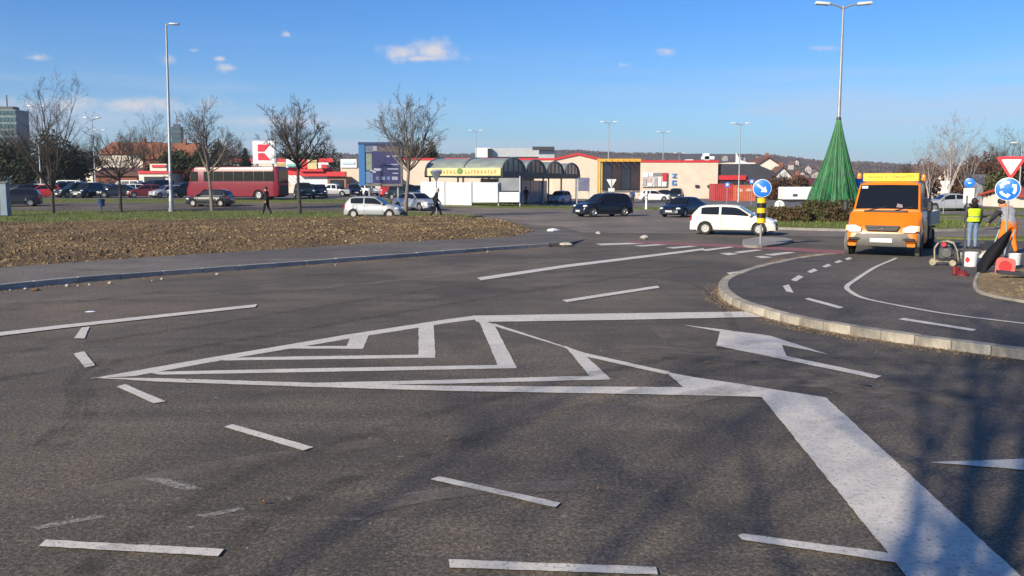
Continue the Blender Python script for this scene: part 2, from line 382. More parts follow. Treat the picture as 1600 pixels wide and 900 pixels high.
def resample(path, step):
    out = [path[0].copy()]; acc = 0
    for a, b in zip(path, path[1:]):
        L = (b - a).length; d = step - acc
        while d <= L: out.append(a.lerp(b, d / L)); d += step
        acc = L - (d - step)
    return out
def flat(v): return Vector((v.x, v.y, 0))
def kerb_stones(root, path, ln, wd_, zf, side, m, h=.3):
    """individual kerb stones along a path; the path is the outer edge; side = +1 puts the stone to the left of the path"""
    b = MB(); b.bbox((0, 0, 0), (ln - .008, wd_, h), .010, seg=1)
    proto = None; pts = resample(path, ln)
    for i, (a, c) in enumerate(zip(pts, pts[1:])):
        d = (c - a); ang = math.atan2(d.y, d.x); nrm = Vector((-d.y, d.x, 0)).normalized() * side
        mid = (a + c) / 2 + nrm * wd_ / 2
        if proto is None: o = proto = b.build('kerb_stone', m, root)
        else:
            o = proto.copy(); col.objects.link(o); KIDS[root.name].append(o)
        o.location = (mid.x, mid.y, zf(mid.x, mid.y) - h / 2 + rnd.uniform(-.004, .004)); o.rotation_euler = (rnd.uniform(-.012, .012), rnd.uniform(-.003, .003), ang + rnd.uniform(-.003, .003))

# left footway with its kerb
zk = lambda x, y: .12
kl = [flat(G(*p, zk)) for p in ((-260, 475), (-120, 458), (0, 445), (160, 430.5), (420, 412), (640, 396), (820, 383), (890, 379.3))]
kl = smooth_path(kl, 10)
near_edge = [flat(G(*p, zk)) for p in ((-260, 445), (-80, 424), (0, 418), (210, 403), (420, 390), (640, 377), (800, 369), (834, 359))]
off = []
for i, p in enumerate(kl):
    d = (kl[min(i + 1, len(kl) - 1)] - kl[max(i - 1, 0)]).normalized(); off.append(p + Vector((-d.y, d.x, 0)) * .10)
tipz = lambda x, y: .118 - .112 * ss(33.2, 35.2, y) * ss(-1, 2.2, x)
walk_poly = off + [flat(G(915, 374)), flat(G(900, 366)), flat(G(866, 358))] + near_edge[::-1]
slab('footway', walk_poly, tipz, M_WALK)['kind'] = 'structure'
kerb = empty('left_kerb'); tag(kerb, kind='structure')
kerb_stones(kerb, kl, 1.0, .12, lambda x, y: .128 - .1 * ss(32.6, 34.3, y), 1, mat('kerb_grey', (.30, .285, .26), .85, var=.3, scale=5, bump=.4, each=.15))

# bank of dug soil and the turf behind it
mound_poly = near_edge + [flat(G(*p)) for p in ((800, 348), (700, 343.5), (640, 343), (420, 346), (200, 351), (0, 354), (-90, 356))]
mp2 = [(p.x, p.y) for p in mound_poly]
def mound_h(x, y):
    e = edist((x, y), mp2)
    n = mnoise.noise((x * .35, y * .35, 0)) * .10 + mnoise.noise((x * 1.1, y * 1.1, 3)) * .06 + mnoise.noise((x * 3.1, y * 3.1, 5)) * .045
    return .06 + ss(0, 1.8, e) * (.20 + n) 
def mound():
    st = .33; xs = steps(min(p[0] for p in mp2), max(p[0] for p in mp2), st); ys = steps(min(p[1] for p in mp2), max(p[1] for p in mp2), st)
    idx = {}; b = MB(); V = []; Fc = []
    inside = {}
    for j, y in enumerate(ys):
        for i, x in enumerate(xs):
            if pip((x, y), mp2): idx[i, j] = len(V); V.append((x, y, mound_h(x, y)))
    for j in range(len(ys) - 1):
        for i in range(len(xs) - 1):
            q = [(i, j), (i + 1, j), (i + 1, j + 1), (i, j + 1)]
            if all(k in idx for k in q): Fc.append(tuple(idx[k] for k in q))
    b.add(V, Fc); o = b.build('soil_bank', M_SOIL, fixn=False); tag(o, kind='structure')
    bm = slab('soil_base', mp2, lambda x, y: .055, M_SOIL); tag(bm, kind='structure')
mound()
def clods(name, poly, n, zf, m, lo, hi, seed, label, cat):
    r = random.Random(seed); b = MB(); x0, x1 = min(p[0] for p in poly), max(p[0] for p in poly); y0, y1 = min(p[1] for p in poly), max(p[1] for p in poly)
    k = 0
    while k < n:
        x = r.uniform(x0, x1); y = r.uniform(y0, y1)
        if r.random() > (y0 / y) ** 1.2 * 1.1 or not pip((x, y), poly): continue
        s = lo + (hi - lo) * r.random() ** 2.6; z = zf(x, y); k += 1
        P = []
        for d in ((1, 0, 0), (.3, .9, .1), (-.8, .5, 0), (-.7, -.7, .1), (.4, -.9, 0), (.1, 0, .9), (-.2, .2, .6)):
            P.append((x + d[0] * s * r.uniform(.6, 1.2), y + d[1] * s * r.uniform(.6, 1.2), z + (d[2] * s * r.uniform(.5, 1.0)) - s * .15))
        b.add(P, [(0, 1, 5), (1, 2, 6, 5), (2, 3, 6), (3, 4, 5, 6), (4, 0, 5)])
    o = b.build(name, m, smooth=0, fixn=False); tag(o, label, cat, kind='stuff'); return o
clods('soil_clods', mp2, 24000, mound_h, M_SOIL, .018, .125, 3, 'loose brown clods of dug soil on the bank', 'soil')
def litter(name, poly, n, zf, m, seed, label, lo=.02, hi=.06):
    r = random.Random(seed); V = []; Fc = []; x0, x1 = min(p[0] for p in poly), max(p[0] for p in poly); y0, y1 = min(p[1] for p in poly), max(p[1] for p in poly); k = 0
    while k < n:
        x = r.uniform(x0, x1); y = r.uniform(y0, y1)
        if mnoise.noise((x * .5, y * .5, 7)) < r.uniform(-.3, .25) or r.random() > .12 + .88 * ss(-22, -4, x) or not pip((x, y), poly): continue
        k += 1; z = zf(x, y) + r.uniform(.02, .07); s = r.uniform(lo, hi); a = r.uniform(0, 6.28); c, d = math.cos(a) * s, math.sin(a) * s; i = len(V); t = r.uniform(-.6, .6) * s
        V += [(x - c, y - d, z), (x + d * .4, y - c * .4, z + t), (x + c, y + d, z + abs(t)), (x - d * .4, y + c * .4, z - t * .5)]; Fc.append((i, i + 1, i + 2, i + 3))
    b = MB(); b.add(V, Fc); return tag(b.build(name, m, smooth=0, fixn=False), label, 'leaf litter', kind='stuff')
litter('leaf_litter', mp2, 9000, mound_h, mat('straw_litter', (.36, .25, .11), .9, var=.5, scale=2.5), 8, 'dry straw and leaf litter strewn over the soil bank')
verge_poly = [flat(G(*p)) for p in ((-90, 357), (0, 355), (200, 352), (420, 347), (640, 344), (690, 343.5))] + [Vector((-2, 62, 0)), Vector((-8, 69.5, 0)), Vector((-20, 71, 0)), Vector((-75, 72, 0)), Vector((-75, 46, 0))]
# the first verge point must not cut the bank: keep it left of the frame
verge = [(p.x, p.y) for p in verge_poly]
tag(slab('grass_verge', verge, lambda x, y: zt(x, y) + .05, M_GRASSG), kind='structure')
far_verge = [(-75, 88.6), (-40, 88.2), (-12, 86.5), (-8, 82), (-2, 79.5), (6, 80), (16, 78.5), (40, 75), (74, 70), (74, 74), (40, 80), (22, 85), (8, 86.5), (-6, 89), (-14, 93.5), (-75, 97)]
tag(slab('far_grass_strip', far_verge, lambda x, y: zt(x, y) + .06, M_GRASSG), kind='structure')
ISL = (18.3, 49.6, 7.7)
isl = [(ISL[0] + ISL[2] * math.cos(a * math.pi / 24), ISL[1] + ISL[2] * math.sin(a * math.pi / 24)) for a in range(48)]
tag(slab('roundabout_island', isl, lambda x, y: .13 + .25 * ss(ISL[2], 3, math.hypot(x - ISL[0], y - ISL[1])), M_GRASSG, maxlen=2), kind='structure')
ik = empty('roundabout_kerb'); tag(ik, kind='structure')
kerb_stones(ik, [Vector((ISL[0] + (ISL[2] + .2) * math.cos(a * math.pi / 40), ISL[1] + (ISL[2] + .2) * math.sin(a * math.pi / 40), 0)) for a in range(40, 82)], 1.0, .22, lambda x, y: .12, 1, M_CONC2)
# green strip by the right-hand exit
tag(slab('right_grass_strip', [(27, 62), (40, 56), (60, 50), (60, 55), (42, 61), (29, 66)], lambda x, y: .07, M_GRASSG), kind='structure')
tag(slab('splitter_grass', [(17.2, 36.3), (21, 34.6), (27, 32.8), (27, 35.2), (21.5, 37.4)], lambda x, y: .07, M_GRASSG), kind='structure')
def blades(name, polys, n, zf, seed, label, hmin=.05, hmax=.16):
    r = random.Random(seed); b = MB(); V = []; Fc = []
    tot = 0
    for poly in polys:
        x0, x1 = min(p[0] for p in poly), max(p[0] for p in poly); y0, y1 = min(p[1] for p in poly), max(p[1] for p in poly); k = 0
        while k < n:
            x = r.uniform(x0, x1); y = r.uniform(y0, y1); 
            if not pip((x, y), poly): k += .2; continue
            k += 1; z = zf(x, y); h = r.uniform(hmin, hmax); a = r.uniform(0, 6.28); w = r.uniform(.012, .03)
            dx, dy = math.cos(a) * w, math.sin(a) * w; i = len(V)
            V += [(x - dx, y - dy, z - .01), (x + dx, y + dy, z - .01), (x + r.uniform(-.07, .07), y + r.uniform(-.07, .07), z + h)]; Fc.append((i, i + 1, i + 2))
    b.add(V, Fc); o = b.build(name, M_GRASSB, smooth=0, fixn=False); return tag(o, label, 'grass', kind='stuff')
blades('grass_blades', [verge], 14000, lambda x, y: zt(x, y) + .05, 4, 'short winter grass between soil bank and street')
blades('grass_blades', [far_verge], 9000, lambda x, y: zt(x, y) + .06, 5, 'short winter grass strip beyond the street')
blades('grass_blades', [isl], 9000, lambda x, y: .13 + .25 * ss(ISL[2], 3, math.hypot(x - ISL[0], y - ISL[1])), 6, 'short grass on the roundabout island')

# older, sandier asphalt of the roundabout ring and its exits
tag(slab('roundabout_carriageway', [(-3, 56), (2.6, 47.5), (3.2, 41.5), (9, 40.5), (15, 37.6), (21, 37.8), (30, 34), (60, 30), (60, 70), (38, 74), (16, 77.6), (6, 79), (-2.4, 78.4), (-9, 76), (-12, 72.5), (-7, 70), (-1.5, 62.5)], lambda x, y: zt(x, y) + .006, M_OLD, skirt=.02, maxlen=3), kind='structure')
# raised path on the right with its pale kerb
kr = [flat(G(*p)) for p in ((1300, 396.5), (1285, 397.5), (1240, 404), (1199, 416.5), (1161, 429.5), (1131, 442), (1122.5, 454), (1129, 467), (1150, 480), (1195, 496), (1262, 512), (1375, 531.5), (1487, 547.5), (1600, 562.5), (1760, 583))]
kr = smooth_path(kr, 8)
inner = []
for i, p in enumerate(kr):
    d = (kr[min(i + 1, len(kr) - 1)] - kr[max(i - 1, 0)]).normalized(); inner.append(p + Vector((-d.y, d.x, 0)) * .2)
path_poly = [(p.x, p.y) for p in inner] + [(20, 9.0), (24, 17), (17, 24.5), (14.5, 27.4), (11.3, 28.6)]
path = slab('raised_path', path_poly, lambda x, y: zp(x, y) + .004, M_PATH, maxlen=2.0); tag(path, kind='structure')
pk = empty('right_kerb'); tag(pk, kind='structure')
kerb_stones(pk, kr, .5, .2, lambda x, y: zp(x, y) + .018, 1, M_CONC)
dirt = [flat(G(*p, zp)) for p in ((1527, 428), (1520, 446), (1534, 461), (1600, 474), (1700, 492))] + [Vector((19, 16, 0)), Vector((20, 23.5, 0)), Vector((14, 23.2, 0))]
dirt = [(p.x, p.y) for p in dirt]
def dirt_h(x, y): return zp(x, y) + .03 + .05 * ss(0, .8, edist((x, y), dirt)) + .03 * mnoise.noise((x * 2, y * 2, 1))
tag(slab('dirt_patch', dirt, dirt_h, M_DIRT2, maxlen=.6), kind='structure')
clods('dirt_crumbs', dirt, 1500, dirt_h, M_DIRT2, .015, .06, 9, 'brown crumbs of earth on the dirt patch', 'soil')
ek = empty('edging'); tag(ek, kind='structure')
kerb_stones(ek, smooth_path([Vector((*p, 0)) for p in dirt[:5]], 6), .5, .07, lambda x, y: zp(x, y) + .05, 1, M_CONC)

# painted markings: sheets on the road, traced on the ground
MARK_I = [0]
def marking(name, px, m=M_PAINT, parent=road, zf=zt):
    MARK_I[0] += 1; b = MB(); dz = .004 + .0004 * (MARK_I[0] % 30)
    P0 = [G(x, y, zf) for x, y in px]; P = []; rj = random.Random(MARK_I[0])
    for a, c in zip(P0, P0[1:] + P0[:1]):
        n = max(1, int((c - a).length / .07)); e = (c - a).normalized() if c != a else Vector((1, 0, 0)); nn = Vector((-e.y, e.x, 0)); ph = rj.uniform(0, 9)
        for k in range(n):
            q = a.lerp(c, k / n) + nn * ((.003 * math.sin(k * .9 + ph) * math.sin(k * .37 + ph) + rj.uniform(-.004, .004)) if k else 0); P.append(Vector((q.x, q.y, zf(q.x, q.y) + dz)))
    b.add(P, [tuple(range(len(P)))]); o = b.build(name, m, parent, smooth=0)
    me = o.data
    if me.polygons[0].normal.z < 0: me.flip_normals()
    return o
def stripe(name, px, w, m=M_PAINT, parent=road, zf=zt):
    MARK_I[0] += 1; dz = .004 + .0004 * (MARK_I[0] % 30); p = smooth_path([flat(G(x, y, zf)) for x, y in px], 8); L_, R_ = [], []
    for i, q in enumerate(p):
        d = (p[min(i + 1, len(p) - 1)] - p[max(i - 1, 0)]).normalized(); n = Vector((-d.y, d.x, 0)) * w / 2
        for lst, s in ((L_, 1), (R_, -1)): c = q + n * s; lst.append(Vector((c.x, c.y, zf(c.x, c.y) + dz)))
    n = len(p); b = MB(); b.add(R_ + L_, [(i, i + 1, n + i + 1, n + i) for i in range(n - 1)]); return b.build(name, m, parent, smooth=0, fixn=False)
marking('gore_edge_line', [(141, 592), (329, 559), (449, 539), (550, 522), (700, 499), (738, 494), (746, 499), (700, 505), (576, 524.5), (475, 541.5), (362, 560.5), (210, 588)])
marking('chevron_stripe', [(447, 541.5), (545, 541), (567, 545.5), (455, 545)])
marking('chevron_stripe', [(549, 524.5), (577, 523), (567, 545.5), (541, 542.5)])
marking('chevron_stripe', [(335, 560), (480, 557.3), (655, 554.8), (680.5, 559.5), (480, 562.3), (350, 563.8)])
marking('chevron_stripe', [(654, 507.5), (677.5, 504.5), (680.5, 559.4), (654, 556)])
marking('chevron_stripe', [(231, 582), (470, 576.5), (778, 571), (808, 576), (470, 582.3), (250, 586.2)])
marking('chevron_stripe', [(747, 499), (772, 507), (808, 576), (778, 571.5)])
marking('chevron_stripe', [(470, 599.5), (700, 594.2), (918, 588), (955, 593.8), (700, 600.3), (500, 603)])
marking('chevron_stripe', [(882, 540.5), (913, 554.6), (955, 593.6), (922, 589.3)])
marking('gore_edge_line', [(772, 506), (913, 552), (1046, 581.7), (1041, 586), (905, 555.6), (880, 543), (772, 510)])
marking('gore_edge_line', [(1040, 582), (1090, 591.3), (1147, 599.5), (1290, 622), (1190, 621.5), (1069, 607)])
marking('gore_edge_line', [(141, 591), (250, 592), (500, 599.5), (700, 604), (1069, 606), (1190, 621.2), (1000, 617), (700, 611.8), (500, 606), (250, 597.5)])
marking('stop_bar', [(1189, 620.5), (1290, 622), (1587, 895), (1640, 945), (1450, 945), (1411, 896)])
marking('stop_bar', [(738, 494), (960, 490.5), (1166, 487.5), (1190, 496), (960, 500.8), (745, 504)])
marking('lane_arrow', [(1067, 508.5), (1125, 515.3), (1203, 525.5), (1295, 555), (1222, 540), (1229, 557.5), (1378, 588.5), (1368, 592.5), (1225, 563), (1119, 541), (1125, 519)])
marking('lane_arrow', [(1453, 724), (1640, 717), (1640, 739.5)])
for q in ([(128, 512.5), (140, 511.7), (132, 530), (115.7, 529.4)], [(115, 553.7), (132, 550), (148.7, 572.5), (133, 575.5)], [(182.5, 605.5), (195.6, 601.7), (259, 628.7), (240, 631.7)],
          [(350, 668.7), (363, 664.7), (490, 700.6), (474, 706)], [(672, 751), (686, 746.5), (876, 788), (868, 795)], [(61, 856), (72, 846), (350, 861), (341, 872)],
          [(701, 877), (1025, 889), (1028, 901), (703, 890)], [(1153, 840), (1160, 836.5), (1387, 867), (1411, 883.5), (1160, 846.5)]):
    marking('guide_dash', q)
marking('lane_line', [(-90, 530.5), (100, 508.7), (402, 476.3), (399, 480.8), (100, 513.8), (-90, 537)])
marking('lane_line', [(745, 434.8), (887, 414), (1060, 393.3), (1100, 388.3), (1100, 391.2), (1060, 396.6), (887, 418.2), (752, 438.8)])
marking('lane_line', [(878, 470), (1027, 447.3), (1031, 450.6), (886, 473.2)])
marking('lane_line', [(1135, 427), (1166, 423.4), (1176, 426), (1140, 430)])
for q in ([(1093, 391), (1140, 386), (1147, 387), (1103, 393)], [(1146, 393.8), (1182, 390), (1192, 391), (1156, 395.6)], [(1193, 398), (1231, 393.8), (1243, 394.6), (1209, 399.6)],
          [(1040, 387), (1078, 384.2), (1090, 385.2), (1052, 388.6)], [(1124, 396), (1140, 395), (1155, 397), (1138, 399)], [(1178, 401), (1192, 400), (1208, 402.4), (1190, 403.6)], [(930, 381), (1000, 379), (1010, 381), (940, 383.5)], [(990, 384), (1030, 381.5), (1042, 382.6), (1003, 385.4)]):
    marking('zebra_stripe', q, M_PAINT)
marking('cycle_strip', [(985, 377), (1060, 379.3), (1140, 382), (1200, 385.6), (1240, 387.3), (1300, 391), (1340, 393.2), (1340, 397.6), (1290, 396), (1230, 391.6), (1150, 387), (1060, 383.4), (985, 380)], M_PAINT_RED)
P7 = lambda q: (1000 + q[0] / 2.667, 360 + q[1] / 2.667)
zpp = lambda x, y: zp(x, y) + .004
for q in ([(852, 119), (872, 112), (885, 119), (864, 125)], [(808, 133), (830, 124), (846, 130), (822, 138)], [(758, 151), (785, 140), (798, 148), (772, 156)], [(696, 173), (725, 160), (742, 168), (712, 179)],
          [(628, 208), (660, 188), (682, 195), (650, 214)], [(595, 233), (620, 227), (640, 262), (610, 256)], [(686, 288), (704, 283), (848, 322), (830, 328)], [(1076, 373), (1098, 367), (1402, 415), (1386, 422)]):
    marking('path_dash', [P7(k) for k in q], M_PAINT, path, zpp)
stripe('path_edge_line', [P7(k) for k in ((1068, 116), (990, 150), (900, 206), (862, 236), (882, 260), (940, 286), (1100, 319), (1300, 353), (1600, 390), (1900, 425))], .10, M_PAINT, path, zpp)

# tyre marks and dusty scuffs: thin worn films with a shape of their own
def film(name, c, amax, scale):
    m = bpy.data.materials.new(name); nt, N, Lk, b = nodes(m); b.inputs['Base Color'].default_value = (*c, 1); b.inputs['Roughness'].default_value = .8; b.inputs['Specular IOR Level'].default_value = .2
    tc = N.new('ShaderNodeTexCoord'); n = N.new('ShaderNodeTexNoise'); n.inputs['Scale'].default_value = scale; n.inputs['Detail'].default_value = 6; n.inputs['Roughness'].default_value = .75; Lk.new(tc.outputs['Object'], n.inputs['Vector'])
    r = N.new('ShaderNodeMapRange'); Lk.new(n.outputs[0], r.inputs[0]); r.inputs[1].default_value = .40; r.inputs[2].default_value = .66; r.inputs[3].default_value = 0; r.inputs[4].default_value = amax; Lk.new(r.outputs[0], b.inputs['Alpha']); return m
M_TYREMARK = film('rubber_film', (.02, .018, .017), .28, 3.5); M_DUST = film('dust_film', (.26, .22, .18), .42, 2.2); M_SCUFF = film('paint_scuff', (.5, .47, .43), .7, 30)
for px, w in (([(60, 700), (115, 640), (112, 595), (160, 560)], .16), ([(85, 705), (142, 642), (138, 600), (185, 566)], .14), ([(-40, 560), (300, 512), (760, 440), (1060, 402)], .2), ([(-40, 600), (330, 540), (800, 460), (1100, 414)], .2),
              ([(300, 900), (520, 760), (900, 640), (1240, 560), (1700, 590)], .18), ([(120, 900), (420, 730), (860, 600), (1180, 535)], .18), ([(-20, 490), (400, 440), (800, 405), (1000, 388)], .2), ([(900, 430), (1060, 440), (1120, 470), (1150, 520)], .15), ([(1700, 640), (1400, 610), (1200, 570), (1000, 560)], .2)):
    stripe('tyre_mark', px, w, M_TYREMARK)
for px, w in (([(960, 545), (1180, 560), (1420, 640), (1640, 700)], .55), ([(1000, 640), (1250, 600), (1640, 650)], .4), ([(-30, 475), (300, 462), (620, 440), (860, 408)], .5), ([(560, 800), (720, 770), (960, 760)], .22), ([(860, 470), (1000, 500), (1060, 540)], .3), ([(100, 780), (330, 730), (600, 690)], .25)):
    stripe('dust_streak', px, w, M_DUST)
for q in ([(222, 748), (252, 747), (318, 764), (290, 767)], [(45, 825), (150, 806), (168, 808), (60, 828)], [(305, 806), (375, 794), (384, 797), (320, 809)], [(545, 812), (560, 810), (566, 813), (548, 815)]): marking('paint_scuff', q, M_SCUFF)
# earth and leaf crumbs gathered along the kerbs
def kerb_crumbs(name, path, n, off0, off1, zf, m, seed, label):
    r = random.Random(seed); b = MB(); path = resample(path, .1)
    for k in range(n):
        i = r.randrange(len(path) - 1); d = (path[i + 1] - path[i]).normalized(); p = path[i] + d * r.uniform(0, .1) + Vector((d.y, -d.x, 0)) * (off0 + (off1 - off0) * r.random() ** 2.5)
        if mnoise.noise((p.x * .8, p.y * .8, 4)) < r.uniform(-.5, .3): continue
        s = r.uniform(.006, .022); a = r.uniform(0, 6.28); b.add([(p.x + s * math.cos(a), p.y + s * math.sin(a), 0), (p.x + s * math.cos(a + 2), p.y + s * math.sin(a + 2), 0), (p.x + s * math.cos(a + 4.2), p.y + s * math.sin(a + 4.2), 0), (p.x, p.y, s * r.uniform(.4, 1))], [(0, 1, 3), (1, 2, 3), (2, 0, 3)])
    tag(b.build(name, m, smooth=0, fixn=False), label, 'grit', kind='stuff')
M_CRUMB = mat('earth_crumb', (.20, .13, .07), .95, var=.6, scale=4)
kerb_crumbs('kerb_crumbs', kr, 4200, .0, .35, zt, M_CRUMB, 11, 'brown earth and leaf crumbs along the pale curved kerb')
kerb_crumbs('gutter_crumbs', kl, 3000, .0, .5, zt, M_CRUMB, 12, 'brown crumbs of earth in the left gutter')
# ------------------------------------------------------------------ vehicles
M_GLASS = mat('car_glass', (.008, .010, .012), .10, spec=.4)
M_TYRE = mat('tyre_rubber', (.018, .018, .018), .85, var=.3, scale=9)
M_RIM = mat('wheel_alloy', (.42, .42, .43), .35, .8)
M_CAP = mat('hub_cap', (.45, .43, .40), .5, .2, var=.2, scale=6)
M_BLACK = mat('black_plastic', (.018, .018, .019), .55, var=.2, scale=8)
M_GREYP = mat('grey_plastic', (.10, .10, .10), .6, scale=2.2, dirt=(.16, .14, .115))
M_LAMP = mat('headlamp', (.78, .78, .76), .12, spec=.8, coat=.6)
M_TAIL = mat('tail_lamp', (.36, .012, .014), .2, coat=.5)
M_PLATE = mat('number_plate', (.75, .75, .74), .4, var=.08, scale=30)
M_CHROME = mat('chrome', (.6, .6, .62), .15, 1.0)
M_UNDER = mat('underbody', (.012, .012, .012), .9)
def car_paint(name, c, metal=.0): return mat('paint_' + name, c, .32, metal, var=.10, scale=2.2, coat=.35, spec=.4)
CP = {k: car_paint(k, *v) for k, v in dict(white=((.74, .73, .70),), cream=((.70, .66, .57),), silver=((.42, .43, .43), .35), navy=((.006, .009, .017), .0), black=((.012, .013, .015),), grey=((.09, .092, .095), .2),
      red=((.38, .025, .022),), maroon=((.12, .02, .022),), blue=((.03, .075, .21), .1), palebl=((.27, .33, .40), .3), green=((.012, .022, .02), .1), orange=((.68, .175, .004),), coach=((.165, .002, .016),)).items()}
def interp(tab, x):
    if x <= tab[0][0]: return tab[0][1]
    for (a, b), (c, d) in zip(tab, tab[1:]):
        if x <= c: return b + (d - b) * (x - a) / (c - a) if c > a else d
    return tab[-1][1]
def wheel(root, x, y, r, w, rim=M_RIM, s=1):
    h = empty('wheel', (x, y, r)); h.parent = root; KIDS.setdefault(root.name, []).append(h)
    t = MB(); t.lathe([(r * .62, -w / 2), (r * .9, -w / 2), (r, -w * .32), (r, w * .32), (r * .9, w / 2), (r * .62, w / 2), (r * .6, w * .2)], axis='y', n=22, cap=False); t.build('tyre', M_TYRE, h)
    q = MB(); o = s * w * .38
    q.lathe([(.02, o + s * .012), (r * .2, o + s * .012), (r * .26, o - s * .02), (r * .5, o - s * .012), (r * .56, o + s * .012), (r * .65, o + s * .004), (r * .66, o - s * .05)], axis='y', n=20)
    for k in range(5):
        a = k * 2 * math.pi / 5; q.box((math.cos(a) * r * .38, o, math.sin(a) * r * .38), (r * .34, .02, r * .13), Matrix.Rotation(-a, 3, 'Y'))
    q.build('rim', rim, h)
    return h
SPECS = dict(
 hatch=dict(L=3.95, W=1.70, H=1.46, belt=[(-1.975, .55), (-1.96, .78), (-1.88, .97), (-1.5, .97), (.3, .93), (.95, .93), (1.35, .87), (1.7, .77), (1.88, .66), (1.96, .52), (1.975, .42)],
    roof=[(-1.9, .95), (-1.78, 1.12), (-1.55, 1.36), (-1.3, 1.43), (-.6, 1.46), (0, 1.44), (.25, 1.40), (.98, .92)], ax=(-1.23, 1.24), r=.31, side=[(-1.45, -.62), (-.52, .78)], ws=(.30, .94), rw=(-1.8, -1.57)),
 mini=dict(L=3.75, W=1.64, H=1.42, belt=[(-1.87, .52), (-1.85, .75), (-1.78, .95), (-1.4, .93), (.3, .90), (.9, .90), (1.3, .84), (1.62, .74), (1.8, .62), (1.86, .48), (1.875, .40)],
    roof=[(-1.8, .93), (-1.7, 1.1), (-1.5, 1.32), (-1.25, 1.40), (-.5, 1.42), (.05, 1.40), (.25, 1.36), (.92, .89)], ax=(-1.2, 1.2), r=.29, side=[(-1.4, -.55), (-.47, .72)], ws=(.28, .88), rw=(-1.72, -1.5)),
 suv=dict(L=4.2, W=1.80, H=1.68, belt=[(-2.1, .6), (-2.08, .85), (-2.0, 1.08), (-1.6, 1.07), (.4, 1.03), (.95, 1.03), (1.4, .98), (1.85, .88), (2.02, .75), (2.09, .58), (2.1, .48)],
    roof=[(-2.02, 1.06), (-1.92, 1.3), (-1.75, 1.56), (-1.5, 1.64), (-.6, 1.68), (.1, 1.65), (.32, 1.60), (1.0, 1.02)], ax=(-1.3, 1.33), r=.35, side=[(-1.72, -1.0), (-.92, .02), (.1, .84)], ws=(.36, .96), rw=(-1.96, -1.77)),
 sedan=dict(L=4.45, W=1.76, H=1.44, belt=[(-2.22, .55), (-2.2, .8), (-2.1, .98), (-1.7, 1.0), (-1.2, .98), (.4, .93), (.9, .92), (1.5, .86), (1.95, .75), (2.13, .62), (2.2, .5), (2.225, .42)],
    roof=[(-1.75, .98), (-1.1, 1.33), (-.8, 1.42), (-.3, 1.44), (.1, 1.42), (.3, 1.37), (1.0, .92)], ax=(-1.35, 1.36), r=.315, side=[(-1.35, -.42), (-.32, .8)], ws=(.34, .95), rw=(-1.68, -1.12)),
 van=dict(L=4.6, W=1.85, H=1.95, belt=[(-2.3, .6), (-2.28, .95), (-2.22, 1.12), (1.2, 1.1), (1.7, 1.0), (2.1, .85), (2.25, .65), (2.3, .45)],
    roof=[(-2.28, 1.1), (-2.26, 1.7), (-2.15, 1.9), (-1.5, 1.95), (.5, 1.93), (.75, 1.85), (1.4, 1.08)], ax=(-1.4, 1.45), r=.33, side=[(-2.05, -1.0), (-.9, .2), (.3, 1.15)], ws=(.82, 1.34), rw=(-2.27, -2.255)),
 truck=dict(L=2.75, W=2.12, H=2.30, belt=[(-1.375, 1.42), (.40, 1.42), (.56, 1.41), (1.0, 1.12), (1.22, .96), (1.31, .80), (1.36, .60), (1.375, .42)],
    roof=[(-1.375, 1.44), (-1.36, 2.2), (-1.25, 2.28), (-.6, 2.32), (-.05, 2.30), (.05, 2.25), (.60, 1.40)], ax=(.62,), r=.35, side=[(-.9, .5)], ws=(.08, .565), rw=None, sill=.36, taper=.10, wr=.82))
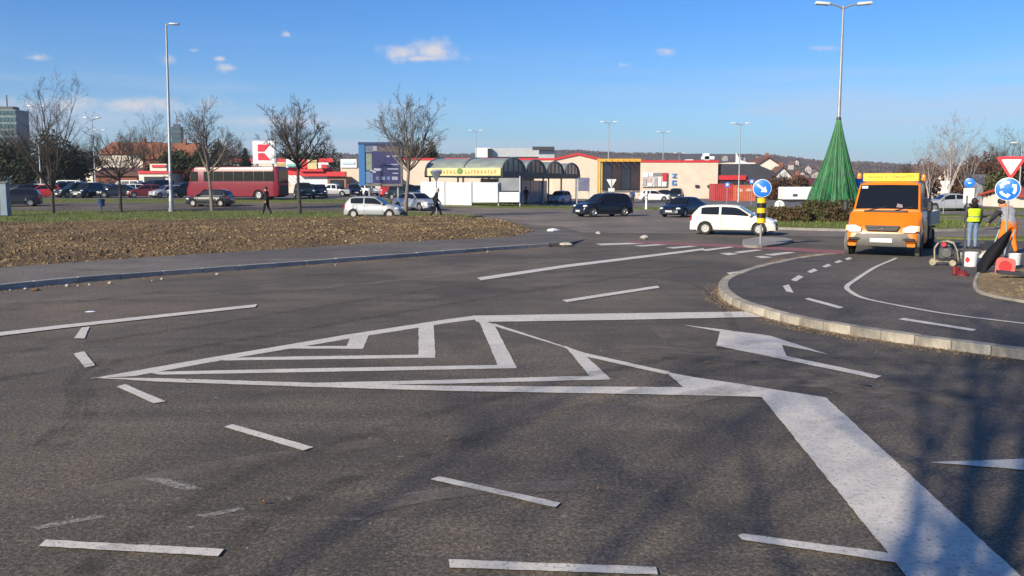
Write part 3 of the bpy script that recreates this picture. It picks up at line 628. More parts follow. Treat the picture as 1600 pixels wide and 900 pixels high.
def make_car(name, spec, paint_, full=True, rim=M_RIM, plates=True):
    S = SPECS[spec]; L, W, H = S['L'], S['W'], S['H']; r = S['r']; sill = S.get('sill', .19); tp = S.get('taper', .17); Ra = r * 1.16
    root = empty(name)
    def wd(x):
        e = max(0, (abs(x) - (L / 2 - .7)) / .7); return W / 2 * (1 - tp * e ** 2.4)
    zb = lambda x: interp(S['belt'], x)
    xs = sorted(set([round(v, 3) for v in steps(-L / 2, L / 2, .05)] + [-L / 2 + .01, L / 2 - .01, L / 2 - .03]))
    b = MB(); rings = []
    for x in xs:
        w = wd(x); top = zb(x); zs = sill + (.05 if abs(x) > L / 2 - .35 else 0); zo = zs; lip = 0
        for a in S['ax']:
            if abs(x - a) < Ra: zo = max(zo, r + math.sqrt(Ra * Ra - (x - a) ** 2)); lip = .02
        zo = min(zo, top - .1); hi = max(zo + .02, zs + (top - zs) * .45); h2 = max(hi + .015, top - .07)
        half = [(w - .24, zs), (w - .23, zo), (w - .02 + lip, zo), (w + lip * .6, max(zo + .012, zs + .1)), (w, hi), (w * .965, h2), (w * .88, top), (w * .4, top + .018)]
        rings.append([Vector((x, y, z)) for y, z in half] + [Vector((x, -y, z)) for y, z in half[::-1]])
    b.loft(rings, True, True)
    # cabin shell
    wrf = S.get('wr', .70); zr = lambda x: interp(S['roof'], x); x0, x1 = S['roof'][0][0], S['roof'][-1][0]
    def wb(x): return wd(x) * .905
    def wr(x): 
        t = min(1, max(0, (zr(x) - zb(x)) / (H - zb(0)))); return wb(x) + (W / 2 * wrf - wb(x)) * t
    cx = sorted(set([round(v, 3) for v in steps(x0, x1, .06)] + [p[0] for p in S['roof']])); rings = []
    for x in cx:
        z0 = min(zb(x), zr(x)) - .03; z1 = max(zr(x), z0 + .02); d = min(.07, (z1 - z0) * .5)
        half = [(wb(x), z0), (wr(x), z1 - d), (wr(x) * .9, z1 - d * .2), (wr(x) * .5, z1 + .012)]
        rings.append([Vector((x, y, z)) for y, z in half] + [Vector((x, -y, z)) for y, z in half[::-1]])
    b.loft(rings, True, True)
    body = b.build('body', paint_, root, smooth=50)
    u = MB(); u.box((0, 0, sill + .14), (L * .93, W * .62, .3)); u.build('underbody', M_UNDER, root)
    # glass
    def patch(nm, fn, us, vs):
        g = MB(); n = len(vs); g.add([fn(p, q) for p in us for q in vs], [(i * n + j, i * n + j + 1, (i + 1) * n + j + 1, (i + 1) * n + j) for i in range(len(us) - 1) for j in range(n - 1)])
        return g.build(nm, M_GLASS, root, fixn=False)
    a, c = S['ws']; sl = math.atan2(zr(a) - zr(c), c - a); nx, nz = math.sin(sl) * .012, math.cos(sl) * .012
    patch('windscreen', lambda x, s: Vector((x + nx, s * wr(x) * .93, zr(x) + .012 * (1 - abs(s)) + nz)), steps(a, c, .1), [-1, -.5, 0, .5, 1])
    if S['rw']:
        a, c = S['rw']; sl = math.atan2(zr(c) - zr(a), c - a); mx_, mz_ = -math.sin(sl) * .012, math.cos(sl) * .012
        patch('rear_window', lambda x, s: Vector((x + mx_, s * wr(x) * .86, zr(x) + .012 * (1 - abs(s)) + mz_)), steps(a, c, max(.05, (c - a) / 5)), [-1, -.5, 0, .5, 1])
    for sd in (1, -1):
        for (a, c) in S['side']:
            def sw(x, t, sd=sd):
                z0 = zb(x) - .01; z1 = zr(x) - .07; t2 = .1 + .86 * t; z1 = max(z1, z0 + .01)
                return Vector((x, sd * (wb(x) + (wr(x) - wb(x)) * t2 + .008), z0 + (z1 - z0) * t2))
            patch('side_window', sw, steps(a, c, .12), [0, .5, 1])
    for ax in S['ax']:
        for sd in (1, -1): wheel(root, ax, sd * (wd(ax) - .10), r, .2, rim, sd)
    zf = interp(S['belt'], L / 2 - .25)
    if spec != 'truck':
        for sd in (1, -1):
            h = MB(); h.ell((L / 2 - .22, sd * wd(L / 2 - .22) * .80, zf - .10), (.2, .17, .085), 10, 6, Matrix.Rotation(-sd * .5, 3, 'Z')); h.build('headlight', M_LAMP, root)
            t = MB(); t.bbox((-L / 2 + .07, sd * wd(-L / 2 + .1) * .86, zb(-L / 2 + .25) - .18), (.12, .18, .26), .03); t.build('tail_light', M_TAIL, root)
        g = MB(); g.bbox((L / 2 - .03, 0, .50), (.08, W * .46, .10), .02); g.bbox((L / 2 - .02, 0, .30), (.08, W * .55, .12), .02); g.build('grille', M_BLACK, root)
        if plates:
            for s in (1, -1):
                p = MB(); p.box((s * (L / 2 + .016), 0, .44 if s > 0 else .60), (.02, .5, .11)); p.build('number_plate', M_PLATE, root)
    if full and spec != 'truck':
        for sd in (1, -1):
            mm = MB(); mx0 = S['ws'][1] - .12; mm.bbox((mx0, sd * (wb(mx0) + .12), zb(mx0) + .06), (.12, .2, .13), .03); mm.build('mirror', paint_, root)
            dh = MB(); dh.bbox((-.35, sd * (wd(0) * .968 + .012), zb(0) - .12), (.2, .025, .03), .008); dh.build('door_handle', paint_, root)
            for xx in (S['side'][-1][0] + .0, S['side'][-1][1] + .06): dl = MB(); dl.box((xx, sd * (wd(0) * .999), .58), (.012, .012, .52)); dl.build('door_seam', M_BLACK, root)
            sk = MB(); sk.box((0.0, sd * (wd(0) * .99), sill + .035), (S['ax'][-1] - S['ax'][0] - 2.4 * r, .03, .07)); sk.build('sill', M_BLACK, root)
    return root
def put(o, px, D, hd, label, cat='car', group=None, scale=1., z=None):
    x = PX(px, D, .5); o.location = (x, D, (zt(x, D) if z is None else z)); o.rotation_euler = (0, 0, math.atan2(hd[1], hd[0])); o.scale = (scale,) * 3
    return tag(o, label, cat, group)
white_car = make_car('hatchback_car', 'hatch', CP['cream'], rim=M_CAP); put(white_car, 1147, 39.8, (.93, -.36), 'white three-door hatchback driving round behind the black and yellow bollard', 'car', 'cars on the roads', .93)
silver = make_car('hatchback_car', 'mini', CP['silver'], rim=M_CAP); put(silver, 585, 59.2, (.99, -.12), 'small silver hatchback driving right behind the soil bank', 'car', 'cars on the roads')
suv = make_car('family_car', 'suv', CP['navy']); put(suv, 942, 61.8, (-.86, -.45), 'tall dark blue car facing left, waiting at the roundabout', 'car', 'cars on the roads', .96)
sed = make_car('saloon_car', 'sedan', CP['navy']); put(sed, 1068, 61.5, (-.62, -.78), 'low dark blue car coming round, left of the white hatchback', 'car', 'cars on the roads', .94)
blk = copy_tree(silver); recolour(blk, CP['silver'], CP['black']); put(blk, 329, 80, (-1, .1), 'black hatchback on the street in front of the red coach', 'car', 'cars on the roads', 1.05)
s2 = copy_tree(sed); recolour(s2, CP['navy'], CP['silver']); put(s2, 651, 73, (.72, -.7), 'pale silver saloon following behind the thin tree by the white panels', 'car', 'cars on the roads')
s3 = copy_tree(suv); recolour(s3, CP['navy'], CP['black']); put(s3, 26, 80, (-.95, -.3), 'black car at the far left edge beside the grey cabinet', 'car', 'cars on the roads', .95)
s4 = copy_tree(sed); recolour(s4, CP['navy'], CP['silver']); put(s4, 1480, 75, (-1, .05), 'silver saloon on the road behind the green-vested worker', 'car', 'cars on the roads')
white_car.scale.z *= .96
# parked cars
protos = {}
def parked(kind, colr, px, D, hd, label, scale=1.):
    if kind not in protos:
        o = make_car('parked_car', kind, CP['white'], full=False); protos[kind] = o; first = True
    else: o = copy_tree(protos[kind])
    recolour(o, CP['white'], CP[colr]) if colr != 'white' else None
    return put(o, px, D, hd, label, 'car', 'cars in the car park', scale)
for k in ('hatch', 'mini', 'suv', 'sedan', 'van'): pass
PARK = [('hatch', 'white', 55, 112, (-.9, -.4), 'white hatchback parked at the far left of the car park'), ('sedan', 'navy', 90, 112, (-.7, -.7), 'navy saloon parked behind the bright red car'),
 ('hatch', 'red', 68, 101, (-.9, -.4), 'bright red car parked at left behind the tall bare tree'), ('suv', 'green', 118, 101, (-.6, -.8), 'dark green car parked right of the red car'),
 ('van', 'white', 119, 121, (1, .1), 'white van with one dark window parked in the rear rows'), ('sedan', 'grey', 152, 108, (.5, -.85), 'grey saloon parked left of the small bare tree'),
 ('suv', 'black', 138, 101, (-.2, -1), 'black car parked beside the dark green car'), ('sedan', 'palebl', 186, 101, (-.95, -.2), 'pale blue car parked behind the small bare tree'),
 ('hatch', 'white', 203, 109, (-.8, -.5), 'white hatchback parked behind the pale blue car'), ('van', 'white', 197, 123, (-1, .1), 'white van parked in front of the orange roofed house'),
 ('suv', 'blue', 222, 112, (-.5, -.8), 'bright blue car parked left of the black van'), ('van', 'black', 246, 110, (-.4, -.9), 'black van parked below the red and white kiosk'),
 ('hatch', 'maroon', 228, 101, (-.9, -.4), 'dark maroon car with pale front parked by the grass strip'), ('mini', 'silver', 262, 100, (-.7, -.7), 'small silver car parked behind the tall lamp post'),
 ('sedan', 'white', 285, 113, (-1, .1), 'white saloon parked right of the tall lamp post'), ('suv', 'grey', 288, 101, (-.7, -.6), 'grey car parked at the nose of the red coach'),
 ('sedan', 'white', 30, 124, (-.9, .2), 'white saloon half hidden in the last row at left'), ('hatch', 'silver', 78, 124, (-.8, -.5), 'silver hatchback in the last row behind the navy saloon'),
 ('mini', 'grey', 104, 126, (.7, -.7), 'small grey car in the last row beside the white van'), ('hatch', 'blue', 165, 121, (-.6, -.8), 'blue hatchback in the last row left of the white van'),
 ('sedan', 'black', 178, 128, (.9, .1), 'black saloon in the last row behind the small tree'), ('suv', 'silver', 312, 121, (-.9, -.3), 'silver car hidden behind the front of the red coach'),
 ('suv', 'green', 476, 100, (.4, -.9), 'dark green off-roader parked right behind the red coach'), ('hatch', 'navy', 553, 108, (.3, -.95), 'navy hatchback parked between silver pickup and billboard'),
 ('hatch', 'white', 574, 112, (.6, -.8), 'white hatchback parked just left of the billboard posts'), ('van', 'red', 607, 104, (.1, -1), 'red van parked under the blue billboard'),
 ('mini', 'white', 651, 99, (.5, -.85), 'small white car parked right of the thin tree'), ('suv', 'navy', 636, 92, (.8, -.6), 'navy car parked behind the thin tree trunk'),
 ('sedan', 'maroon', 490, 116, (1, 0), 'maroon saloon parked below the red shop awning'), ('hatch', 'black', 40, 104, (-.8, -.5), 'black hatchback parked left of the bright red car'), ('sedan', 'silver', 160, 116, (-1, .1), 'silver saloon in the middle row behind the grey one'),
 ('hatch', 'grey', 130, 117, (.8, -.4), 'grey hatchback parked in front of the white van'), ('mini', 'blue', 60, 118, (-.9, -.3), 'small blue car half hidden behind the white hatchback'), ('sedan', 'white', 236, 122, (-1, 0), 'white saloon parked directly below the kiosk window'), ('hatch', 'navy', 500, 102, (.2, -1), 'navy hatchback between the off-roader and the pickup'), ('suv', 'silver', 95, 106, (-.5, -.8), 'silver off-roader parked between the red and dark green cars'),
 ('hatch', 'white', 1022, 119, (.98, -.1), 'white hatchback parked in front of the poster wall'), ('suv', 'black', 1056, 120, (-.3, -.95), 'black car parked below the blue lettering on the wall'),
 ('sedan', 'grey', 1042, 127, (.9, -.2), 'grey saloon parked close to the cream store wall'), ('mini', 'black', 875, 100, (-.4, -.9), 'small black car parked under the arched canopy'),
 ('hatch', 'silver', 842, 104, (.9, -.2), 'silver hatchback parked behind the bus shelter panels'), ('sedan', 'black', 765, 92, (1, .1), 'black saloon showing under the white panels')]
for p in PARK: parked(*p)
# silver pickup
pk_ = empty('pickup_truck'); x_ = PX(521, 106)
def pickup(root):
    b = MB(); rings = []
    for x in steps(-2.5, 2.5, .07):
        top = interp([(-2.5, .95), (1.0, 1.0), (1.5, 1.0), (2.2, .93), (2.4, .8), (2.5, .55)], x); w = .88 * (1 - .12 * max(0, abs(x) - 1.9) / .6); zo = .36
        for a in (-1.5, 1.55):
            if abs(x - a) < .44: zo = max(zo, .37 + math.sqrt(.44 ** 2 - (x - a) ** 2))
        zo = min(zo, top - .08); half = [(w - .25, .36), (w - .24, zo), (w, zo), (w, (zo + top) / 2 + .05), (w * .96, top), (w * .4, top + .01)]
        rings.append([Vector((x, y, z)) for y, z in half] + [Vector((x, -y, z)) for y, z in half[::-1]])
    b.loft(rings); rings = []
    for x, z in ((-.75, 1.0), (-.65, 1.65), (-.3, 1.74), (.4, 1.72), (.6, 1.64), (1.25, 1.0)):
        w = .84 if z < 1.2 else .68; half = [(.84, .98), (w, z - .04), (w * .6, z)]
        rings.append([Vector((x, y, zz)) for y, zz in half] + [Vector((x, -y, zz)) for y, zz in half[::-1]])
    b.loft(rings); b.build('body', CP['silver'], root)
    for sd in (1, -1):
        for q in ([(-.6, 1.08), (.02, 1.08), (.02, 1.58), (-.52, 1.58)], [(.12, 1.08), (1.0, 1.08), (.55, 1.56), (.12, 1.58)]):
            g = MB(); g.prism(q, lambda a, c, t: Vector((a, sd * (.85 - .16 * max(0, (c - 1.0)) / .7 + t), c)), .0, .012); g.build('side_window', M_GLASS, root)
        for ax in (-1.5, 1.55): wheel(root, ax, sd * .78, .37, .22, M_RIM, sd)
    g = MB(); g.prism([(-.6, 1.06), (.6, 1.06), (.56, 1.6), (-.56, 1.6)], lambda a, c, t: Vector((1.25 - (c - 1.0) * 1.01 + t + .015, a, c)), 0, .012); g.build('windscreen', M_GLASS, root)
    d = MB(); d.box((-1.6, 0, .97), (1.6, 1.5, .05)); d.build('load_bed', M_BLACK, root)
pickup(pk_); pk_.location = (x_, 106, zt(x_, 106)); pk_.rotation_euler = (0, 0, math.pi - .12); pk_.scale = (.86,) * 3; tag(pk_, 'silver double-cab pickup parked in front of the cream shop wall', 'pickup')

# red coach
def coach():
    root = empty('coach'); b = MB(); rings = []; L = 10.6; W = 2.5; H = 3.45
    prof = [(-5.3, .6, 3.1), (-5.28, .5, 3.3), (-5.1, .42, 3.45), (-4, .38, 3.45), (3.9, .38, 3.45), (4.3, .38, 3.42), (4.55, .38, 3.2), (4.85, .38, 2.4), (5.1, .4, 1.6), (5.25, .42, 1.2), (5.3, .5, .9)]
    xs = sorted(set(steps(-5.3, 5.3, .09) + [p[0] for p in prof]))
    for x in xs:
        z0 = interp([(p[0], p[1]) for p in prof], x); z1 = interp([(p[0], p[2]) for p in prof], x); w = W / 2 * (1 - .10 * max(0, abs(x) - 4.8) / .5); zo = z0
        for a in (-3.1, 3.0):
            if abs(x - a) < .6: zo = max(zo, .5 + math.sqrt(.36 - (x - a) ** 2) * .98)
        c = min(.22, (z1 - z0) * .3); half = [(w - .3, z0), (w - .29, zo), (w, zo), (w, max(zo, 1.4)), (w * .985, z1 - c), (w * .93, z1 - c * .25), (w * .6, z1)]
        half = [(y, min(z, z1)) for y, z in half]
        rings.append([Vector((x, y, z)) for y, z in half] + [Vector((x, -y, z)) for y, z in half[::-1]])
    b.loft(rings); b.build('body', CP['coach'], root)
    for sd in (1, -1):
        for k in range(7):
            g = MB(); xx = -4.35 + k * 1.16; g.bbox((xx, sd * 1.245, 2.45), (1.12, .03, 1.02), .012); g.build('side_window', M_GLASS, root)
        g = MB(); g.prism([(3.85, 1.95), (4.85, 1.95), (4.55, 2.95), (3.85, 2.95)], lambda a, c, t: Vector((a, sd * (1.235 + t), c)), 0, .03); g.build('side_window', M_GLASS, root)
        for ax in (-3.1, 3.0): wheel(root, ax, sd * 1.1, .5, .3, M_RIM, sd)
        h = MB(); h.bbox((5.16, sd * .95, .95), (.16, .36, .2), .05); h.build('headlight', M_LAMP, root)
        t = MB(); t.bbox((-5.29, sd * 1.0, 1.3), (.06, .22, .7), .02); t.build('tail_light', M_TAIL, root)
        a = MB(); a.tube([(4.6, sd * 1.15, 3.1), (5.2, sd * 1.4, 3.05), (5.3, sd * 1.45, 2.7)], .04, 6); a.bbox((5.3, sd * 1.45, 2.5), (.12, .28, .5), .04); a.build('mirror', CP['coach'], root)
        hatch = MB()
        for k in range(4): hatch.box((-1.9 + k * 1.15, sd * 1.252, .82), (.02, .01, .75))
        hatch.build('locker_seam', M_BLACK, root)
    g = MB(); g.prism([(-1.05, 0), (1.05, 0), (.98, 1), (-.98, 1)], lambda a, c, t: Vector((5.14 - c * .57 + t, a, 1.5 + c * 1.65)), .02, .05); g.build('windscreen', M_GLASS, root)
    g = MB(); g.bbox((-5.3, 0, 2.45), (.06, 2.0, 1.3), .02); g.build('rear_window', M_GLASS, root)
    g = MB(); g.bbox((-5.3, 0, 1.1), (.05, 1.7, .9), .02); g.build('engine_grille', M_BLACK, root)
    u = MB(); u.box((0, 0, .6), (10, 1.7, .6)); u.build('underbody', M_UNDER, root)
    return root
put(coach(), 372, 94, (-.97, .24), 'red coach with dark windows parked in front of the store', 'bus', scale=.99)

# orange works truck
M_ALU = mat('dropside_aluminium', (.34, .34, .34), .5, .5, var=.25, scale=3)
M_YSIGN = mat('yellow_board', (.80, .48, .03), .45, var=.08, scale=6)
M_BEACON = mat('amber_beacon', (.75, .25, .02), .2, coat=.5)
def works_truck():
    root = make_car('works_truck', 'truck', CP['orange'], rim=M_GREYP)
    for ly, w_ in ((.60, .7),): sm = MB(); sm.prism([(-.72, -.006), (.72, -.006), (.72, .006), (-.72, .006)], lambda a, c, t: Vector((1.24 + t - abs(a) ** 3 * .1 - c, a, .965 + c)), 0, .02); sm.build('bonnet_seam', M_BLACK, root)
    bp = MB(); rings = []
    for y in steps(-1.04, 1.04, .08):
        k = .16 * (abs(y) / 1.04) ** 3.2; x = 1.41 - k
        rings.append([Vector((x - .3, y, .32)), Vector((x - .05, y, .32)), Vector((x, y, .40)), Vector((x + .01, y, .60)), Vector((x - .03, y, .72)), Vector((x - .3, y, .72))])
    bp.loft(rings); bumper = bp.build('bumper', M_GREYP, root)
    for sd in (1, -1):
        v = MB(); v.bbox((1.375, sd * .68, .545), (.05, .5, .09), .02, Matrix.Rotation(-sd * .10, 3, 'Z')); v.build('air_slot', M_BLACK, bumper)
        h = MB(); h.prism([(-.19, -.09), (.13, -.10), (.21, -.02), (.20, .10), (-.02, .11), (-.2, .02)], lambda a, c, t: Vector((1.345 - abs(.78 + a) ** 4 * .06 - c * .35 + t, sd * (.78 + a), .86 + c)), -.06, .035); h.build('headlight', M_LAMP, root)
        ind = MB(); ind.prism([(-.05, -.07), (.05, -.07), (.05, .09), (-.03, .10)], lambda a, c, t: Vector((1.30 - c * .35 + t, sd * (1.0 + a * .6), .87 + c)), -.08, .0); ind.build('indicator', M_BEACON, root)
        mr = MB(); mr.tube([(.55, sd * 1.0, 1.45), (.52, sd * 1.16, 1.5)], .025, 6); mr.bbox((.52, sd * 1.2, 1.55), (.12, .17, .34), .04); mr.build('mirror', M_BLACK, root)
        for xx in (-1.0, .52): dr = MB(); dr.box((xx, sd * 1.062, .95), (.015, .012, .9)); dr.build('door_seam', M_BLACK, root)
        dh = MB(); dh.bbox((-.8, sd * 1.07, 1.15), (.18, .03, .05), .01); dh.build('door_handle', M_BLACK, root)
        wf = MB(); wf.lathe([(.36, -.10), (.44, -.1), (.44, .02), (.36, .02)], (.62, sd * 1.0, .36), 'y', 24); wf.build('wheel_arch', M_GREYP, root)
    g = MB(); g.prism([(-.50, .09), (.50, .09), (.42, -.07), (-.42, -.07)], lambda a, c, t: Vector((1.335 - c * .5 + t, a, .875 + c)), 0, .03); gr = g.build('grille', M_BLACK, root)
    for k in range(3):
        s = MB(); w = .47 - k * .03; s.box((1.385 + k * .02 - .025, 0, .925 - k * .045), (.03, w * 2, .014)); s.build('grille_bar', M_GREYP, gr)
    em = MB(); em.lathe([(.065, -.01), (.075, 0), (.065, .012)], (1.385, 0, .885), 'x', 20, cap=False)
    for k in range(3):
        a = math.pi / 2 + k * 2 * math.pi / 3; em.box((1.39, math.cos(a) * .033, .885 + math.sin(a) * .033), (.012, .066, .014), Matrix.Rotation(a, 3, 'X'))
    em.build('emblem', M_CHROME, root)
    p = MB(); p.bbox((1.43, 0, .51), (.02, .62, .125), .006); p.build('number_plate', M_PLATE, root)
    cb = MB(); cb.bbox((.64, 0, 1.385), (.09, 1.25, .05), .015, Matrix.Rotation(.5, 3, 'Y')); cb.build('cowl_vent', M_BLACK, root)
    for y0 in (-.5, .25):
        w = MB(); w.tube([(.63, y0, 1.42), (.55, y0 + .5, 1.53)], .012, 5); w.build('wiper', M_BLACK, root)
    lg = MB(); lg.prism([(-.3, -.03), (.3, -.03), (.3, .03), (-.3, .03)], lambda a, c, t: Vector((.93 - c * 1.5 + t, a, 1.175 + c)), .0, .012); lg.build('bonnet_badge', mat('badge_grey', (.55, .35, .18), .4), root)
    st_ = MB(); st_.prism([(.62, 2.10), (.80, 2.10), (.80, 2.18), (.62, 2.18)], lambda a, c, t: Vector((.60 - (c - 1.40) * .63 + .03 + t, -a * .98, c)), 0, .006); st_.build('screen_sticker', mat('sticker_pale', (.45, .60, .62), .5), root)
    pp_ = MB(); pp_.prism([(.28, 1.52), (.46, 1.50), (.44, 1.60), (.30, 1.63)], lambda a, c, t: Vector((.60 - (c - 1.40) * .63 + .022 + t, a, c)), 0, .004); pp_.build('dashboard_paper', mat('paper_dim', (.22, .16, .16), .6), root)
    # roof board and beacons
    bd = MB(); bd.bbox((-.18, 0, 2.455), (.16, 1.62, .27), .02); board = bd.build('roof_board', M_YSIGN, root)
    r2 = random.Random(5); tx = MB(); y = .66
    while y > -.66:
        w = r2.uniform(.03, .05)
        if .02 > y > -.08 or -.16 > y > -.24: y -= .06; continue
        tx.box((-.098, y, 2.475), (.004, w * .25, .075)); tx.box((-.098, y - w * .4, 2.475 + r2.choice((-.03, 0, .03))), (.0045, w * .7, .016)); y -= w + .02
    tx.build('board_lettering', mat('board_print', (.20, .10, .01), .6), board)
    for sd in (1, -1):
        be = MB(); be.lathe([(.07, 0), (.075, .04), (.065, .05), (.065, .14), (.04, .18), (.005, .19)], (-.2, sd * .93, 2.36 + (.06 if sd < 0 else 0)), 'z', 14); be.build('beacon', M_BEACON, root)
    # chassis and dropside body
    ch = MB()
    for sd in (1, -1): ch.box((-2.4, sd * .4, .62), (4.6, .1, .18))
    ch.box((-2.4, 0, .55), (.12, 1.4, .12)); ch.build('chassis', M_UNDER, root)
    fl = MB(); fl.box((-3.2, 0, .90), (3.4, 2.12, .08)); bed = fl.build('load_bed', M_ALU, root)
    for sd in (1, -1):
        for k in range(2):
            s = MB(); s.bbox((-2.4 - k * 1.66, sd * 1.06, 1.13), (1.62, .04, .38), .01); s.build('dropside', M_ALU, bed)
    for xx in (-1.52, -4.9):
        s = MB(); s.bbox((xx, 0, 1.13 if xx < -2 else 1.35), (.04, 2.1, .38 if xx < -2 else .85), .01); s.build('end_board', M_ALU, bed)
    for sd in (1, -1):
        w1 = wheel(root, -3.35, sd * .86, .35, .36, M_GREYP, sd)
        fb = MB(); fb.box((-2.3, sd * .92, .62), (.9, .22, .4)); fb.build('side_locker', M_BLACK, root)
        mg = MB(); mg.box((-3.35, sd * .86, .77), (1.0, .4, .03)); mg.build('mudguard', M_BLACK, root)
    return root
tk = works_truck(); p = G(1381, 398.5); hd = Vector((-.50, -.866))
tk.rotation_euler = (0, 0, math.atan2(hd.y, hd.x)); tk.location = (p.x - hd.x * .62, p.y - hd.y * .62, 0); tk.scale = (.99, 1.02, .985)
tag(tk, 'orange works truck with yellow roof board parked at the crossing', 'truck')
# things on the truck bed
M_HIVIS = mat('hivis_yellow', (.55, .72, .03), .7, var=.15, scale=8)
def on_truck(lx, ly, lz):
    a = tk.rotation_euler[2]; return Vector((tk.location.x + lx * math.cos(a) - ly * math.sin(a), tk.location.y + lx * math.sin(a) + ly * math.cos(a), lz))
b = MB(); b.bbox((0, 0, .22), (.5, .4, .44), .05); b.lathe([(.12, .44), (.1, .5), (.04, .52)], n=10)
o = b.build('paint_drum', mat('drum_white', (.7, .69, .66), .5, var=.15, scale=6)); o.location = on_truck(-2.1, .75, .935); tag(o, 'white drum on the bed of the orange truck', 'drum')
# ------------------------------------------------------------------ street furniture and signs
M_GALV = mat('galvanised_steel', (.30, .31, .32), .5, .35, var=.15, scale=5)
M_POSTD = mat('dark_post', (.06, .06, .065), .6, .2)
M_SBLUE = mat('sign_blue', (.012, .16, .62), .4)
M_SWHITE = mat('sign_white', (.80, .80, .78), .4)
M_SRED = mat('sign_red', (.62, .02, .03), .4)
M_SYEL = mat('sign_yellow', (.85, .47, .01), .4)
M_SBLK = mat('sign_black', (.01, .01, .01), .5)
M_SBACK = mat('sign_back_grey', (.26, .28, .29), .5, .3)
M_SBACK2 = mat('sign_back_pale', (.62, .62, .60), .5, .1)
def face_cam(o): o.rotation_euler[2] = math.atan2(o.location.x, -o.location.y) if False else -math.atan2(o.location.x, o.location.y)
def disc(root, nm, c, r, t, m, n=32): 
    b = MB(); b.lathe([(r * .97, t / 2), (r, t / 4), (r, -t / 4), (r * .97, -t / 2)], c, 'y', n); return b.build(nm, m, root)
def flat_y(root, nm, poly, y, m, t=.004):
    b = MB(); b.prism(poly, lambda a, c, k: Vector((a, y - k, c)), 0, t); return b.build(nm, m, root, smooth=0)
def post(root, h, r=.03, m=M_GALV, nm='post'):
    b = MB(); b.lathe([(r * 1.6, -.1), (r * 1.6, .03), (r, .04), (r, h - .01), (r * .6, h)], n=12); return b.build(nm, m, root)
def tri(c, w, up=False, rr=.1):
    """rounded triangle pointing down"""
    h = w * .866; pts = [Vector((-w / 2, h / 3)), Vector((w / 2, h / 3)), Vector((0, -2 * h / 3))]; out = []
    for i in range(3):
        p, a, b = pts[i], pts[i - 1], pts[(i + 1) % 3]; u = (a - p).normalized(); v = (b - p).normalized(); k = w * rr
        for t in (0, .33, .67, 1): q = (p + u * k) * (1 - t) ** 2 + p * 2 * t * (1 - t) + (p + v * k) * t * t; out.append((q.x + c[0], q.y + c[1]))
    return out
# give-way and roundabout signs on one post
D = 26.2; r_ = empty('road_sign', (PX(1573, D), D, 0)); face_cam(r_)
post(r_, PZ(243, D) + .0, .03)
tc_ = PZ(256, D) - .02; cc_ = PZ(295.5, D)
s = flat_y(r_, 'give_way_plate', tri((.02, tc_), .80), -.035, M_SRED, .012); flat_y(s, 'give_way_field', tri((.02, tc_ - .005), .52, rr=.06), -.049, M_SWHITE)
c = disc(r_, 'roundabout_plate', (-.03, -.05, cc_), .318, .02, M_SBLUE); disc(r_, 'plate_rim', (-.03, -.046, cc_), .332, .014, M_SWHITE)
for k in range(3):
    a0 = R(100) + k * R(120); R0, w_ = .19, .075; P = []
    arc = [a0 - R(66) * t / 8 for t in range(9)]
    P = [(math.cos(a) * (R0 + w_ / 2), math.sin(a) * (R0 + w_ / 2)) for a in arc]; e = arc[-1]
    P += [(math.cos(e) * (R0 + w_ * 1.05), math.sin(e) * (R0 + w_ * 1.05)), (math.cos(e - R(28)) * R0, math.sin(e - R(28)) * R0), (math.cos(e) * (R0 - w_ * 1.05), math.sin(e) * (R0 - w_ * 1.05))]
    P += [(math.cos(a) * (R0 - w_ / 2), math.sin(a) * (R0 - w_ / 2)) for a in arc[::-1]]
    P = [(-.03 - x, cc_ + z) for x, z in P]
    flat_y(c, 'circulating_arrow', P, -.0615, M_SWHITE)
tag(r_, 'red and white give-way triangle above blue roundabout sign on one post', 'road sign')
# keep-right bollard
p = G(1188, 384.5); bo = empty('traffic_bollard', p); face_cam(bo); D = p.y
z0, z1 = PZ(352, D), PZ(313, D); zc = PZ(298, D)
pb = MB(); pb.lathe([(.04, -.05), (.04, z0 + .1)], n=10); pb.build('post', M_GALV, bo)
hh = (z1 - z0) / 5
for k in range(5):
    b = MB(); b.lathe([(.155, z0 + hh * k + .002), (.155, z0 + hh * (k + 1) - .002)], n=20); b.build('band', M_SYEL if k % 2 == 0 else M_SBLK, bo)
c = disc(bo, 'keep_right_plate', (0, -.19, zc), .305, .02, M_SBLUE); disc(bo, 'plate_rim', (0, -.185, zc), .32, .014, M_SWHITE)
A = [(-.22, .035), (.04, .035), (.04, .125), (.22, 0), (.04, -.125), (.04, -.035), (-.22, -.035)]; ca, sa = math.cos(R(-38)), math.sin(R(-38))
flat_y(c, 'arrow', [(x * ca - z * sa, zc + x * sa + z * ca) for x, z in A], -.2015, M_SWHITE)
b = MB(); b.box((0, -.1, zc), (.06, .16, .06)); b.build('bracket', M_GALV, bo)
tag(bo, 'black and yellow banded bollard with blue keep-right arrow disc', 'bollard')
# little kerbed island under it
isl2 = [flat(G(*q)) for q in ((1160, 378), (1188, 373.5), (1222, 374.5), (1238, 378), (1222, 383.5), (1190, 387.5), (1163, 386))]
tag(slab('splitter_island', [(q.x, q.y) for q in smooth_path(isl2 + [isl2[0]], 4)[:-1]], lambda x, y: .09, M_CONC2, maxlen=1.5), kind='structure')
bo.location.z = .085
